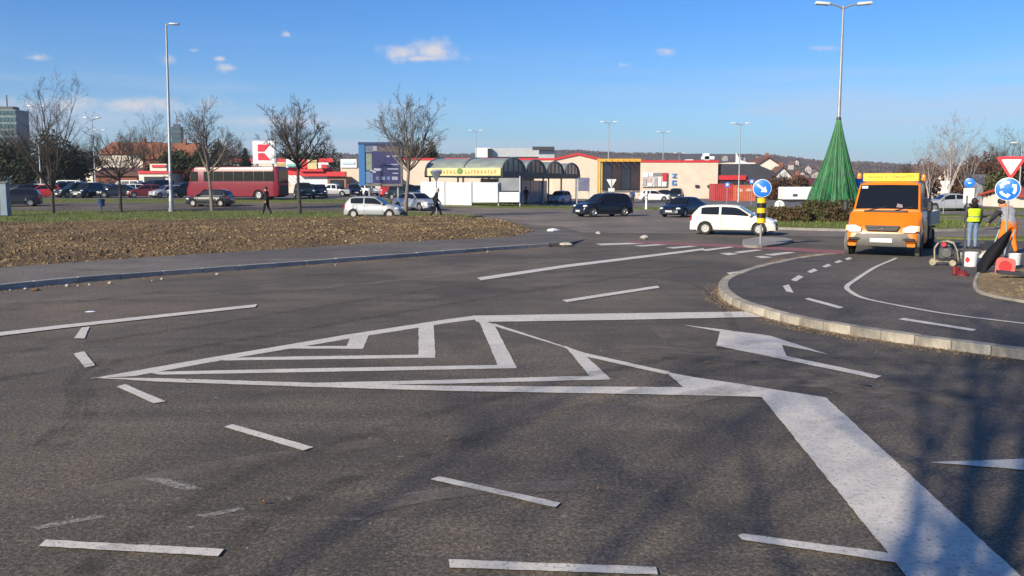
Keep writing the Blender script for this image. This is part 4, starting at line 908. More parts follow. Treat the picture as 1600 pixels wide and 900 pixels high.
# far signs
def sign_back(px, ytop, ybase, D, kind, label, w=.9, base=True):
    x = PX(px, D); z = zt(x, D); o = empty('road_sign', (x, D, z)); zz = PZ(ytop, D) - z; face_cam(o)
    post(o, zz - .1, .035)
    if kind == 'tri_back': flat_y(o, 'triangle_plate', tri((0, zz - w * .29), w), -.06, M_SBACK, .02); flat_y(o, 'plate_edge', [(-w * .45, zz - .02), (w * .45, zz - .02), (w * .45, zz + .1), (-w * .45, zz + .1)], -.06, M_SWHITE, .02)
    if kind == 'tri_pale': flat_y(o, 'triangle_plate', tri((0, zz - w * .29), w), -.06, M_SBACK2, .02); flat_y(o, 'lower_plate', [(-w * .3, zz - w * 1.2), (w * .3, zz - w * 1.2), (w * .3, zz - w * .86), (-w * .3, zz - w * .86)], -.06, M_SBACK2, .02); b = MB(); b.box((0, -.1, zz - w * .3), (.06, .03, w * .7)); b.build('back_rail', M_GALV, o)
    if kind == 'disc_pale': disc(o, 'round_plate', (0, -.06, zz - w / 2), w / 2, .02, M_SBACK2); b = MB(); b.box((0, -.085, zz - w / 2), (.05, .03, w * .8)); b.build('back_rail', M_GALV, o)
    if kind == 'blue_disc': 
        disc(o, 'round_plate', (0, -.06, zz - w / 2), w / 2, .02, M_SBLUE); A2 = [(-.2, .02), (.0, .02), (0, .1), (.18, -.01), (0, -.12), (0, -.05), (-.2, -.05)]
        flat_y(o, 'arrow', [(-a * w, c * w + zz - w / 2) for a, c in A2], -.072, M_SWHITE); flat_y(o, 'lower_plate', [(-w * .5, zz - w * 2.6), (w * .5, zz - w * 2.6), (w * .5, zz - w * 1.05), (-w * .5, zz - w * 1.05)], -.055, mat('plate_cream', (.66, .64, .55), .5, var=.15, scale=7), .015)
    if kind == 'blue_small': flat_y(o, 'square_plate', [(-w / 2, zz - w), (w / 2, zz - w), (w / 2, zz), (-w / 2, zz)], -.06, M_SBLUE, .02); disc(o, 'white_emblem', (0, -.085, zz - w * .5), w * .25, .006, M_SWHITE)
    return tag(o, label, 'road sign')
sign_back(682, 267, 330, 63, 'tri_back', 'dark grey back of a give-way sign above the walking man')
sign_back(955, 280, 330, 66, 'tri_pale', 'pale back of a give-way sign above the tall dark blue car', .75)
sign_back(1218, 313, 350, 49.5, 'disc_pale', 'low pale round sign back beside the hedge', .52)
sign_back(1475, 283, 322, 67, 'tri_pale', 'pale triangular sign back beyond the orange truck', .72)
sign_back(1513, 278, 330, 58, 'blue_disc', 'blue arrow disc with cream plate behind the green-vested worker', .62)
sign_back(1345, 276, 345, 52, 'blue_disc', 'blue disc sign showing over the orange truck roof', .7)
sign_back(1174, 280, 315, 100, 'blue_small', 'small blue sign by the orange container', .5)
sign_back(1136, 285, 318, 100, 'blue_small', 'small blue sign in front of the red container', .5)
# lamp posts
def lamp(px, D, ytop, label, kind, r=.1, lean=0):
    x = PX(px, D); z = zt(x, D); o = empty('street_lamp', (x, D, z)); h = PZ(ytop, D) - z
    b = MB(); b.lathe([(r * 1.9, -.1), (r * 1.9, .25), (r * 1.5, .3), (r * 1.45, 1.2), (r * 1.2, 1.25), (r * .55, h), (.02, h + .02)], n=14); b.build('pole', M_GALV, o)
    if kind == 'single':
        a = MB(); a.tube([(0, 0, h - .05), (.25, 0, h + .05), (.5, 0, h + .06)], [.05, .045, .04], 8); a.build('arm', M_GALV, o)
        l = MB(); l.bbox((.62, 0, h + .03), (.7, .3, .14), .05, seg=2); l.build('lamp_head', mat('lamp_grey', (.35, .36, .37), .4, .3), o)
    else:
        k = 1.0 if kind == 'double' else .75
        for sd in (1, -1):
            a = MB(); a.tube([(0, 0, h - .15), (sd * .4 * k, 0, h + .02), (sd * .95 * k, 0, h + .12)], [.05, .045, .04], 8); a.build('arm', M_GALV, o)
            l = MB(); l.bbox((sd * 1.15 * k, 0, h + .12), (.8 * k, .34, .16), .06, Matrix.Rotation(-sd * .08, 3, 'Y'), 2); l.build('lamp_head', mat('lamp_white', (.62, .62, .60), .4), o)
    o.rotation_euler = (0, lean, 0)
    return tag(o, label, 'street lamp', 'street lamps')
lamp(267, 69.5, 38, 'tall grey single-arm lamp post at left behind the soil bank', 'single', .115, R(.9))
lamp(1305, 50.6, 9, 'tall lamp post with two heads rising out of the green net tree', 'double', .10)
for px, D, y, l in ((950, 120, 192, 'thin twin-arm lamp post above the yellow framed board'), (1154, 112, 194, 'thin twin-arm lamp post in front of the containers'), (1035, 150, 207, 'faint twin-arm lamp post behind the poster wall'),
                    (744, 150, 205, 'faint twin-arm lamp post behind the white rooftop unit'), (65, 120, 167, 'distant lamp post behind the big bare tree at left'), (150, 125, 185, 'distant lamp post right of the big bare tree'),
                    (160, 165, 204, 'smallest distant lamp post above the orange roof'), (1592, 95, 225, 'lamp post at the right edge behind the give-way sign'), (1060, 190, 240, 'tiny lamp post on the skyline behind the store')):
    lamp(px, D, y, l, 'far', .08)
# net tree on the tall lamp post
def net_tree():
    D = 50.6; x = PX(1305, D); o = empty('net_christmas_tree', (x, D, .3)); zt_, zb_ = PZ(186, D) - .3, PZ(317, D) - .3; Rb = 1.34
    Mn = bpy.data.materials.new('green_net'); nt, N, Lk, b = nodes(Mn); b.inputs['Base Color'].default_value = (.012, .15, .035, 1); b.inputs['Roughness'].default_value = .6
    tcn = N.new('ShaderNodeTexCoord'); nz = N.new('ShaderNodeTexNoise'); nz.inputs['Scale'].default_value = 3; nz.inputs['Detail'].default_value = 5
    mp = N.new('ShaderNodeMapping'); mp.inputs['Scale'].default_value = (3, 3, .35); Lk.new(tcn.outputs['Object'], mp.inputs[0]); Lk.new(mp.outputs[0], nz.inputs['Vector'])
    cr = N.new('ShaderNodeValToRGB'); Lk.new(nz.outputs[0], cr.inputs[0]); cr.color_ramp.elements[0].position = .35; cr.color_ramp.elements[0].color = (.003, .045, .014, 1); cr.color_ramp.elements[1].position = .68; cr.color_ramp.elements[1].color = (.014, .17, .045, 1); Lk.new(cr.outputs[0], b.inputs['Base Color'])
    ck = N.new('ShaderNodeTexWave'); 
    nv = N.new('ShaderNodeTexNoise'); nv.inputs['Scale'].default_value = 45; Lk.new(tcn.outputs['Object'], nv.inputs['Vector'])
    gt = N.new('ShaderNodeMapRange'); Lk.new(nv.outputs[0], gt.inputs[0]); gt.inputs[1].default_value = .36; gt.inputs[2].default_value = .46; Lk.new(gt.outputs[0], b.inputs['Alpha'])
    rr = random.Random(12); n = 144; ph = [rr.uniform(-.2, .2) for _ in range(18)]
    def rad(t, a): 
        base = .09 + (Rb - .09) * (.30 * t + .70 * t ** 1.55 if False else t ** 1.12)
        pl = math.cos(9 * a + ph[int(a / 6.2832 * 18) % 18] * 0) ; 
        w_ = mnoise.noise((math.cos(a) * 2.2, math.sin(a) * 2.2, t * 1.7)); return base * (1 + .10 * (.5 + w_) * pl * t + .035 * math.cos(23 * a + 2 * t + 3 * w_) + .10 * w_ * t)
    rings = []
    for i in range(15):
        t = i / 14; z = zt_ + (zb_ - zt_) * t
        rings.append([Vector((rad(t, a) * math.cos(a), rad(t, a) * math.sin(a), z + (t ** 6) * (.13 * math.cos(9 * a + .5) + .09 * math.cos(17 * a) + .2 * mnoise.noise((math.cos(a) * 3, math.sin(a) * 3, 1))))) for a in [2 * math.pi * k / n for k in range(n)]])
    b_ = MB(); b_.loft(rings, True, False); b_.build('net', Mn, o, fixn=False)
    Mg = mat('garland_pale', (.09, .26, .10), .6, var=.3, scale=9); Mg2 = mat('garland_green', (.015, .17, .04), .7, var=.4, scale=9)
    for k in range(36):
        a = 2 * math.pi * (k + rr.uniform(-.25, .25)) / 36; b_ = MB(); pts = []
        for i in range(9):
            t = i / 8; q = rad(t, a) * 1.015 + .01; pts.append((q * math.cos(a), q * math.sin(a), zt_ + (zb_ - zt_) * t - (.05 if i == 8 else 0)))
        b_.tube(pts, .012 if k % 3 else .016, 5); b_.build('garland', Mg if k % 3 == 0 else Mg2, o)
    hb = MB(); hb.lathe([(.12, zt_ - .1), (.14, zt_), (.1, zt_ + .12)], n=12); hb.build('top_ring', M_POSTD, o)
    return tag(o, 'green net Christmas tree cone hung round the roundabout lamp post', 'christmas tree')
net_tree()
# things under the net tree
x = PX(1287, 49.2); o = empty('floodlight', (x, 49.2, .35)); b = MB(); b.lathe([(.30, -.1), (.36, -.06), (.36, .05), (.22, .2)], (0, 0, PZ(325, 49.2) - .35), 'y', 24); b.build('lamp_drum', M_SBLK, o)
b = MB(); b.tube([(0, .05, 0), (0, .05, .5)], .05, 8); b.build('stand', M_POSTD, o); tag(o, 'black round drum lamp at the foot of the net tree', 'lamp')
# grey cabinet at the left edge and a blue hydrant
x = PX(3, 62); o = empty('utility_cabinet', (x, 62, 0.06)); b = MB(); b.bbox((0, 0, 1.1), (.95, .5, 2.2), .02); b.build('body', mat('cabinet_blue_grey', (.16, .21, .26), .5, var=.2, scale=3), o)
b = MB(); b.bbox((0, 0, 2.23), (1.05, .6, .07), .02); b.build('lid', M_GREYP, o); b = MB(); b.box((0, -.256, 1.1), (.012, .012, 2.0)); b.build('door_seam', M_BLACK, o); tag(o, 'tall blue grey cabinet cut by the left edge', 'cabinet')
x = PX(158, 67); o = empty('litter_bin', (x, 67, .08)); b = MB(); b.lathe([(.05, 0), (.05, .5), (.22, .5), (.26, 1.0), (.27, 1.02), (.05, 1.06)], n=16); b.build('drum', mat('bin_blue', (.02, .05, .13), .5), o); tag(o, 'small dark blue bin on the grass behind the soil bank', 'bin')

# road workers' gear on the right
def gear():
    zf = lambda x, y: zp(x, y)
    p = G(1482, 416, zf); o = empty('marking_machine', (p.x, p.y + .2, zf(p.x, p.y))); face_cam(o); o.scale = (.9,) * 3
    My = mat('machine_cream', (.42, .37, .23), .6, scale=6, dirt=(.16, .13, .09)); Me = mat('engine_grey', (.12, .12, .12), .5, .4, var=.4, scale=9)
    b = MB()
    for y in (-.2, .2): b.tube([(-.27, y, .12), (-.29, y, .5), (-.2, y, .66), (0, y, .72), (.2, y, .66), (.30, y, .45), (.34, y, .14), (-.27, y, .12)], .022, 8)
    for q in ((-.27, .12), (.0, .72), (.34, .14)): b.tube([(q[0], -.2, q[1]), (q[0], .2, q[1])], .02, 8)
    b.build('frame', My, o)
    b = MB(); b.bbox((0, 0, .36), (.34, .32, .34), .04); b.lathe([(.13, -.2), (.15, -.17), (.15, .0), (.1, .02)], (.02, 0, .38), 'y', 18); b.bbox((-.02, .02, .58), (.3, .2, .12), .04); b.tube([(.1, 0, .3), (.22, -.05, .3), (.24, -.05, .5)], .03, 8); b.build('engine', Me, o)
    b = MB(); b.lathe([(.02, -.03), (.06, -.03), (.06, .03), (.02, .03)], (-.05, -.22, .62), 'y', 14); b.build('starter', M_SRED, o)
    for xx, yy in ((-.32, -.2), (-.32, .2), (.2, -.24), (.2, .24)):
        w = MB(); w.lathe([(.04, -.03), (.085, -.03), (.095, -.015), (.095, .015), (.085, .03), (.04, .03)], (xx, yy, .095), 'y', 16); w.build('wheel', My, o)
    b = MB(); b.tube([(.32, 0, .2), (.45, 0, .25), (.5, 0, .6), (.48, 0, .8)], .018, 6); b.tube([(.48, -.2, .8), (.48, .2, .8)], .018, 6); b.build('handle', My, o)
    b = MB(); b.lathe([(.1, .1), (.11, .12), (.11, .36), (.09, .4)], (.42, .1, 0), n=14); b.build('paint_tank', Me, o)
    tag(o, 'small cream road-marking machine with tubular frame and grey engine', 'machine')
    p = G(1504, 431, zf); o = empty('portable_post', (p.x, p.y, zf(p.x, p.y))); b = MB(); b.lathe([(.13, 0), (.13, .05), (.07, .1), (.035, .13)], n=12); b.bbox((-.1, .12, .10), (.16, .12, .2), .03); b.build('base', mat('dark_red_rubber', (.16, .015, .018), .6, var=.3, scale=8), o)
    b = MB(); b.lathe([(.018, .1), (.018, PZ(314, p.y)), (.005, PZ(314, p.y) + .01)], n=8); b.build('rod', M_POSTD, o); tag(o, 'thin dark rod standing in a dark red base', 'post')
    p = G(1519, 417, zf); o = empty('paint_bucket', (p.x, p.y + .1, zf(p.x, p.y))); o.scale = (.86,) * 3; face_cam(o); Mb = mat('bucket_white', (.72, .71, .70), .5, var=.12, scale=6)
    b = MB(); b.lathe([(.16, 0), (.17, .01), (.205, .40), (.215, .40), (.215, .43), (.19, .43), (.15, .06)], n=22); b.build('tub', Mb, o)
    b = MB(); b.tube([(-.21, 0, .38), (-.15, -.1, .26), (0, -.2, .2), (.15, -.1, .26), (.21, 0, .38)], .006, 5); b.build('handle', M_GALV, o)
    flat_y(o, 'red_label', [(-.14, .18), (-.08, .13), (-.02, .2), (-.03, .26), (-.09, .31), (-.13, .27)], -.19, M_SRED, .012); tag(o, 'white paint bucket with red label at the green-vested worker\'s feet', 'bucket')
    for px, py, l in ((1537, 415, 'pale plastic sack slumped between bucket and wheelbarrow'),):
        p = G(px, py, zf); b = MB(); r3 = random.Random(3); rings = []
        for h, q in ((0, .14), (.05, .19), (.16, .2), (.27, .15), (.33, .07), (.38, .08)): rings.append([Vector((q * math.cos(a) * r3.uniform(.8, 1.1), q * .7 * math.sin(a) * r3.uniform(.8, 1.1), h + r3.uniform(-.02, .02))) for a in [k * math.pi / 6 for k in range(12)]])
        b.loft(rings); o = b.build('plastic_sack', mat('sack', (.5, .46, .40), .6, var=.3, scale=8)); o.location = (p.x, p.y, zf(p.x, p.y)); tag(o, l, 'sack')
    # wheelbarrow tipped on its nose
    p = G(1553, 428, zf); o = empty('wheelbarrow', (p.x, p.y, zf(p.x, p.y) + .03)); face_cam(o); rings = []
    for t in [i / 10 for i in range(11)]:
        z = t * .98; wv = .36 * math.sin(math.pi * min(1, .12 + t * .80)) ** .55 * (1 - .55 * t ** 3); xo = -.22 + .50 * t ** 1.35
        rings.append([Vector((xo + wv * a * .62, -.10 - .22 * (1 - a * a) + .25 * t, z + .10 * a * (1 - t))) for a in [-1 + k / 4 for k in range(9)]])
    rb = [[q + Vector((0, .02, 0)) for q in rr_] for rr_ in rings]
    b = MB(); b.loft(rings, False, False); b.loft(rb, False, False); b.build('tray', mat('black_tray', (.012, .012, .013), .75, spec=.15), o)
    b = MB()
    for sx in (-.16, .16): b.tube([(sx - .05, .18, .06), (sx + .1, .30, .55), (sx + .22, .34, 1.0)], .018, 7)
    b.tube([(-.1, .2, .3), (.25, .2, .3)], .018, 7); b.build('handles', mat('barrow_steel', (.22, .30, .31), .5, .4), o)
    b = MB(); b.lathe([(.09, -.04), (.16, -.04), (.19, -.02), (.19, .02), (.16, .04), (.09, .04)], (.22, .38, .19), 'x', 18); b.build('wheel', M_TYRE, o)
    tag(o, 'black wheelbarrow tray tipped up beside the lying traffic cone', 'wheelbarrow')
    # traffic cone lying with its base to the camera
    p = G(1570, 431, zf); o = empty('traffic_cone', (p.x, p.y, zf(p.x, p.y) + .21)); face_cam(o); o.rotation_euler[0] = R(-6); o.rotation_euler[1] = R(4)
    Mc = mat('cone_red', (.72, .07, .05), .5, var=.15, scale=7); Mi = mat('cone_inside', (.40, .01, .012), .7)
    b = MB(); n = 24; outer = []
    for k in range(n):
        a = 2 * math.pi * k / n; q = .20 / max(abs(math.cos(a)), abs(math.sin(a))); q = min(q, .25); outer.append((q * math.cos(a), q * math.sin(a)))
    V = [(x, -.02, z) for x, z in outer] + [(x, .02, z) for x, z in outer] + [(.13 * math.cos(2 * math.pi * k / n), -.02, .13 * math.sin(2 * math.pi * k / n)) for k in range(n)] + [(.13 * math.cos(2 * math.pi * k / n), .02, .13 * math.sin(2 * math.pi * k / n)) for k in range(n)]
    Fc = []
    for k in range(n):
        j = (k + 1) % n; Fc += [(k, j, n + j, n + k), (k, 2 * n + k, 2 * n + j, j), (n + k, n + j, 3 * n + j, 3 * n + k)]
    b.add(V, Fc); b.build('base', Mc, o)
    b = MB(); b.lathe([(.132, .0), (.10, .2), (.035, .55), (.03, .56)], axis='y', n=24, cap=False); b.lathe([(.126, .0), (.094, .2), (.03, .54)], axis='y', n=24, cap=True); b.build('cone', Mi, o)
    b = MB(); b.lathe([(.112, .14), (.086, .28)], axis='y', n=24, cap=False); b.build('white_band', M_SWHITE, o)
    tag(o, 'red traffic cone lying with its square base towards the road', 'traffic cone')
    p = G(1590, 418, zf); o = empty('paint_bucket', (p.x, p.y + .15, zf(p.x, p.y) + .05)); o.scale = (.8,) * 3; b = MB(); b.lathe([(.15, 0), (.16, .01), (.185, .34), (.195, .34), (.195, .37), (.17, .37), (.14, .05)], n=20); b.build('tub', mat('bucket_grey', (.58, .61, .60), .5, var=.15, scale=6), o); b = MB(); b.tube([(-.19, 0, .33), (-.1, -.14, .2), (.1, -.14, .2), (.19, 0, .33)], .006, 5); b.build('handle', M_GALV, o); tag(o, 'pale grey bucket standing behind the lying traffic cone', 'bucket')
    p = G(1583, 440, zf); b = MB(); b.bbox((0, 0, .06), (1.1, .25, .07), .01, Matrix.Rotation(R(-14), 3, 'Z') @ Matrix.Rotation(R(5), 3, 'Y')); o = b.build('shadow_strip', mat('shadow_dark', (.03, .032, .04), .8, var=.3, scale=6)); o.location = (p.x + .25, p.y, dirt_h(p.x, p.y) + .02); tag(o, 'dark strip standing in for the shadow of the lying cone', 'shadow_strip')  # dark strip laid as the cone's cast shadow, shade put into its colour
    p = G(1524, 390); b = MB(); b.box((0, 0, .1), (.5, .28, .2)); b.box((.05, 0, .24), (.3, .2, .1)); o = b.build('toolbox', mat('toolbox_dark', (.03, .035, .045), .6)); o.location = (p.x + .35, p.y - .2, 0); tag(o, 'dark toolbox on the ground beside the green-vested worker', 'toolbox')
gear()
# debris on the carriageway
def rock(px, py, s, m, label, name='stone', zf=zt, seed=1, flatk=.6):
    r3 = random.Random(seed); p = G(px, py, zf); b = MB(); rings = []
    for j in range(5):
        th = math.pi * (.08 + .84 * j / 4); rings.append([Vector((s * math.sin(th) * math.cos(a) * r3.uniform(.7, 1.2), s * .8 * math.sin(th) * math.sin(a) * r3.uniform(.7, 1.2), -s * flatk * math.cos(th) + s * flatk * .8)) for a in [k * math.pi / 4 for k in range(8)]])
    b.loft(rings); o = b.build(name, m, smooth=20); o.location = p; return tag(o, label, name.replace('_', ' '))
Mst = mat('stone_pale', (.42, .38, .33), .9, var=.4, scale=9, bump=.5); Mbag = mat('bag_white', (.7, .71, .75), .5)
rock(1007, 374, .17, Mst, 'fist-sized stone at the start of the red strip', seed=1); rock(885, 385, .24, Mst, 'pale broken stone at the end of the left kerb', seed=2, flatk=.35); rock(800, 372, .14, mat('stone_dark', (.05, .045, .04), .9, var=.3), 'dark lump at the tip of the soil bank', seed=3)
rock(864, 362, .30, Mbag, 'white plastic bag on the asphalt beyond the soil bank', 'plastic_bag', seed=4, flatk=.3); rock(935, 366, .12, Mst, 'small pale stone beyond the kerb end', seed=5)
rock(141, 488, .085, Mbag, 'scrap of white paper on the road at left', 'paper_scrap', seed=6, flatk=.15)
for i, (px, py) in enumerate(((16, 454), (40, 452.5), (105, 448), (122, 447), (140, 446), (172, 444), (238, 439), (253, 437), (340, 430), (524, 415), (762, 394), (820, 388))):
    rock(px, py, (.025 + .015 * (i % 3)), Mst, 'pale pebble in the gutter of the left kerb', 'pebble', seed=20 + i)['group'] = 'pebbles in the gutter'
rock(55, 454, .10, mat('leaf_heap', (.20, .09, .03), .9, var=.4, scale=20), 'little heap of orange leaves in the gutter at left', 'leaf_heap', seed=40, flatk=.25)
Mleaf = mat('dead_leaf', (.26, .12, .04), .8, var=.4, scale=20)
for i, (px, py) in enumerate(((932, 768), (22, 681), (1105, 569), (1250, 596), (752, 560), (765, 562), (293, 597), (645, 509), (262, 515), (440, 517), (410, 790), (700, 690), (1480, 640))):
    p = G(px, py); r3 = random.Random(i); b = MB(); s = r3.uniform(.012, .026); V = []; 
    for j in range(5):
        t = j / 4; w = math.sin(math.pi * (t * .9 + .05)) * s * .55; z = .012 + .02 * math.sin(t * 3 + i) ** 2
        V += [(t * s * 2 - s, -w, z + .01), (t * s * 2 - s, 0, z), (t * s * 2 - s, w, z + .012)]
    b.add(V, [(j * 3 + k, j * 3 + k + 1, j * 3 + k + 4, j * 3 + k + 3) for j in range(4) for k in range(2)])
    o = b.build('fallen_leaf', Mleaf, fixn=False); o.location = p; o.rotation_euler = (0, 0, r3.uniform(0, 6.28)); tag(o, 'small brown dead leaf lying on the asphalt', 'leaf', 'fallen leaves on the road')
def grit():
    r3 = random.Random(77); b = MB()
    for k in range(700):
        y = 4 + 40 * r3.random() ** 1.6; x = r3.uniform(-.62, .62) * y
        if pip((x, y), path_poly) or pip((x, y), mp2) or x < -9 + .0 and y > 18 and False: continue
        s = r3.uniform(.003, .007) * (1 + y * .02)
        b.add([(x - s, y - s, .0), (x + s, y - s * .6, 0), (x + s * .4, y + s, 0), (x, y, s * 1.1)], [(0, 1, 3), (1, 2, 3), (2, 0, 3)])
    tag(b.build('road_grit', mat('grit', (.2, .18, .15), .9, var=.5, scale=3), smooth=0, fixn=False), 'fine pale grit scattered over the asphalt', 'grit', kind='stuff')
grit()
# ------------------------------------------------------------------ people
M_SKIN = mat('skin', (.50, .29, .21), .6); M_HAIRD = mat('hair_dark', (.02, .015, .012), .7); M_SHOE = mat('shoe_dark', (.02, .02, .022), .7)
def cloth(n, c): return mat('cloth_' + n, c, .85, var=.22, scale=9, spec=.2, bump=.3, bscale=25)
def person(J, top, trou, shoes=M_SHOE, skin=M_SKIN, sleeves=None, hair=M_HAIRD, hand=M_SKIN, fat=1.0, label='', vest=None, hood=None, collar=None):
    """J: joint positions in metres, x right, y forward. One skinned body; hair, vest and hood are children."""
    root = empty('person')
    names = ['pelvis', 'waist', 'chest', 'neck', 'head', 'crown', 'shl', 'ell', 'wrl', 'hal', 'shr', 'elr', 'wrr', 'har', 'hpl', 'knl', 'anl', 'tol', 'hpr', 'knr', 'anr', 'tor']
    rad = dict(pelvis=(.145, .115), waist=(.135, .105), chest=(.165, .12), neck=(.06, .06), head=(.088, .10), crown=(.07, .08), sh=(.075, .075), el=(.052, .052), wr=(.036, .036), ha=(.035, .02), hp=(.095, .1), kn=(.068, .068), an=(.048, .05), to=(.045, .03))
    ed = [('pelvis', 'waist'), ('waist', 'chest'), ('chest', 'neck'), ('neck', 'head'), ('head', 'crown')]
    for s in 'lr': ed += [('chest', 'sh' + s), ('sh' + s, 'el' + s), ('el' + s, 'wr' + s), ('wr' + s, 'ha' + s), ('pelvis', 'hp' + s), ('hp' + s, 'kn' + s), ('kn' + s, 'an' + s), ('an' + s, 'to' + s)]
    me = bpy.data.meshes.new('body'); ix = {n: i for i, n in enumerate(names)}
    me.from_pydata([J[n] for n in names], [(ix[a], ix[b]) for a, b in ed], [])
    o = bpy.data.objects.new('body_cage', me); col.objects.link(o); o.modifiers.new('skin', 'SKIN'); sb = o.modifiers.new('sub', 'SUBSURF'); sb.levels = 2; sb.render_levels = 2
    for n in names:
        k = n if n in rad else n[:-1]; f = fat if k in ('pelvis', 'waist', 'chest', 'sh', 'el', 'hp', 'kn') else 1
        me.skin_vertices[0].data[ix[n]].radius = (rad[k][0] * f, rad[k][1] * f)
    me.skin_vertices[0].data[ix['pelvis']].use_root = True
    bpy.context.view_layer.update(); dg = bpy.context.evaluated_depsgraph_get(); nm = bpy.data.meshes.new_from_object(o.evaluated_get(dg)); nm.name = 'body'; bpy.data.objects.remove(o)
    slv = sleeves or top; mats = [top, trou, shoes, skin, slv, hand]
    for m in mats: nm.materials.append(m)
    zone = {}
    for a, b in ed:
        k = b[:-1] if b not in rad else b
        zone[a, b] = dict(waist=0, chest=0, neck=0, head=3, crown=3, sh=0, el=4, wr=4, ha=5, hp=1, kn=1, an=1, to=2)[k]
    P = {n: Vector(J[n]) for n in names}
    for f in nm.polygons:
        c = Vector(f.center); best = (9, 0)
        for (a, b), z in zone.items():
            ab = P[b] - P[a]; t = min(1, max(0, (c - P[a]).dot(ab) / ab.length_squared)); d = (c - P[a] - ab * t).length - .5 * (rad.get(a, rad.get(a[:-1]))[0] * (1 - t) + rad.get(b, rad.get(b[:-1]))[0] * t)
            if d < best[0]: best = (d, z)
        f.material_index = best[1]; f.use_smooth = True
    body = bpy.data.objects.new('body', nm); col.objects.link(body); body.parent = root; KIDS.setdefault(root.name, []).append(body)
    up = (P['crown'] - P['neck']).normalized(); fw = Vector(J.get('face', (0, 1, 0))); fw = (fw - up * fw.dot(up)).normalized(); rt = fw.cross(up)
    rot = Matrix((rt, fw, up)).transposed(); hc = (P['head'] + P['crown']) / 2
    if hair:
        b = MB(); b.ell(hc + up * .035 - fw * .022, (.098, .108, .115), 14, 9, rot); b.build('hair', hair, root)
    b = MB(); b.ell(hc + fw * .105 - up * .03, (.014, .02, .022), 6, 5, rot); b.build('nose', skin, body)
    for s in (1, -1):
        b = MB(); b.ell(hc + rt * s * .035 + fw * .088 - up * .0, (.012, .01, .008), 6, 5, rot); b.build('eye', M_SBLK, body)
        b = MB(); b.ell(hc + rt * s * .098 - up * .02, (.012, .025, .032), 6, 5, rot); b.build('ear', skin, body)
    for s in 'lr':      # five unequal bent fingers on each hand
        h = P['ha' + s]; d = (h - P['wr' + s]).normalized(); sid = d.cross(Vector((0, 0, 1)) if abs(d.z) < .8 else Vector((1, 0, 0))).normalized(); nrm = d.cross(sid)
        b = MB()
        for k, ln in enumerate((.055, .066, .07, .064, .05)):
            if k == 0: q = h - d * .02 + sid * .03; e = q + (d * .6 + sid * .8).normalized() * .035; e2 = e + d * .025
            else: q = h + sid * (.027 - .018 * (k - 1)) + d * .005; e = q + d * ln * .55 + nrm * .006; e2 = e + (d * .7 + nrm * .6) * ln * .5
            b.tube([q, e, e2], [.0095, .0085, .006], 6)
        b.build('fingers', hand, body)
    if vest:
        b = MB(); a = P['pelvis']; c = P['chest']; n2 = c + (P['neck'] - c) * .35; rings = []
        ax = (P['shr'] - P['shl']).normalized(); t_ = (c - a).normalized(); fv = ax.cross(t_)
        for p_, rx, ry in ((a, .20, .17), (a.lerp(c, .5), .20, .17), (c, .225, .17), (n2, .19, .12)): rings.append([p_ + ax * math.cos(k * math.pi / 10) * rx * fat + fv * math.sin(k * math.pi / 10) * ry * fat for k in range(20)])
        b.loft(rings, True, False); b.build('vest', vest, root)
        rb = MB(); q = a.lerp(c, .35); rings = []
        for u in (0, .05): rings.append([q + t_ * u + ax * math.cos(k * math.pi / 10) * .2 * fat + fv * math.sin(k * math.pi / 10) * .17 * fat for k in range(20)])
        rb.loft(rings, True, False); rb.build('reflective_band', mat('reflective', (.6, .62, .58), .3, .3), root)
    if hood:
        b = MB(); b.ell(P['neck'] - fw * .05, (.13, .10, .09), 12, 7, rot); b.build('hood', hood, root)
    if collar:
        b = MB(); b.tube([P['shl'] + Vector((0, 0, .07)), P['neck'] - fw * .03, P['shr'] + Vector((0, 0, .07))], [.04, .06, .04], 8); b.build('collar', collar, root)
    return tag(root, label, 'person')
def stand(h=1.75, stride=0., lean=0., arms=0.):
    k = h / 1.75
    J = dict(pelvis=(0, 0, .96), waist=(0, .0, 1.12), chest=(0, lean * .1, 1.36), neck=(0, lean * .16, 1.50), head=(0, .02 + lean * .18, 1.58), crown=(0, .02 + lean * .2, 1.67),
             shl=(-.18, lean * .1, 1.40), ell=(-.25, -.04 - arms, 1.13), wrl=(-.24, .08 - arms * 1.3, .90), hal=(-.23, .12 - arms * 1.3, .82), shr=(.18, lean * .1, 1.40), elr=(.25, -.04 + arms, 1.13), wrr=(.24, .08 + arms * 1.5, .92), har=(.23, .12 + arms * 1.5, .84),
             hpl=(-.09, 0, .90), knl=(-.10, stride * .55 + .02, .50), anl=(-.10, stride, .09), tol=(-.11, stride + .16, .035), hpr=(.09, 0, .90), knr=(.10, -stride * .3 + .03, .50), anr=(.10, -stride - .02, .09 + stride * .12), tor=(.11, -stride + .13, .035))
    return {n: tuple(c * k for c in p) for n, p in J.items()}
def stand_at(o, px, D, face, z=None):
    x = PX(px, D); o.location = (x, D, zt(x, D) if z is None else z); o.rotation_euler = (0, 0, math.atan2(face[1], face[0]) - math.pi / 2); return o
M_DK = cloth('black', (.012, .012, .014)); M_DK2 = cloth('charcoal', (.03, .03, .035)); M_JEAN = cloth('jeans', (.16, .24, .36)); M_HOODIE = cloth('grey_hoodie', (.30, .30, .33)); M_HV = cloth('hivis_orange', (.85, .20, .02)); M_LIME = cloth('lime_vest', (.52, .70, .03))
o = person(stand(1.72), M_DK2, M_JEAN, label='worker in lime vest and jeans seen from behind', vest=M_LIME, hood=M_DK, fat=1.08); stand_at(o, 1521, 30.6, (.15, 1), 0)
bend = dict(stand(1.75)); 
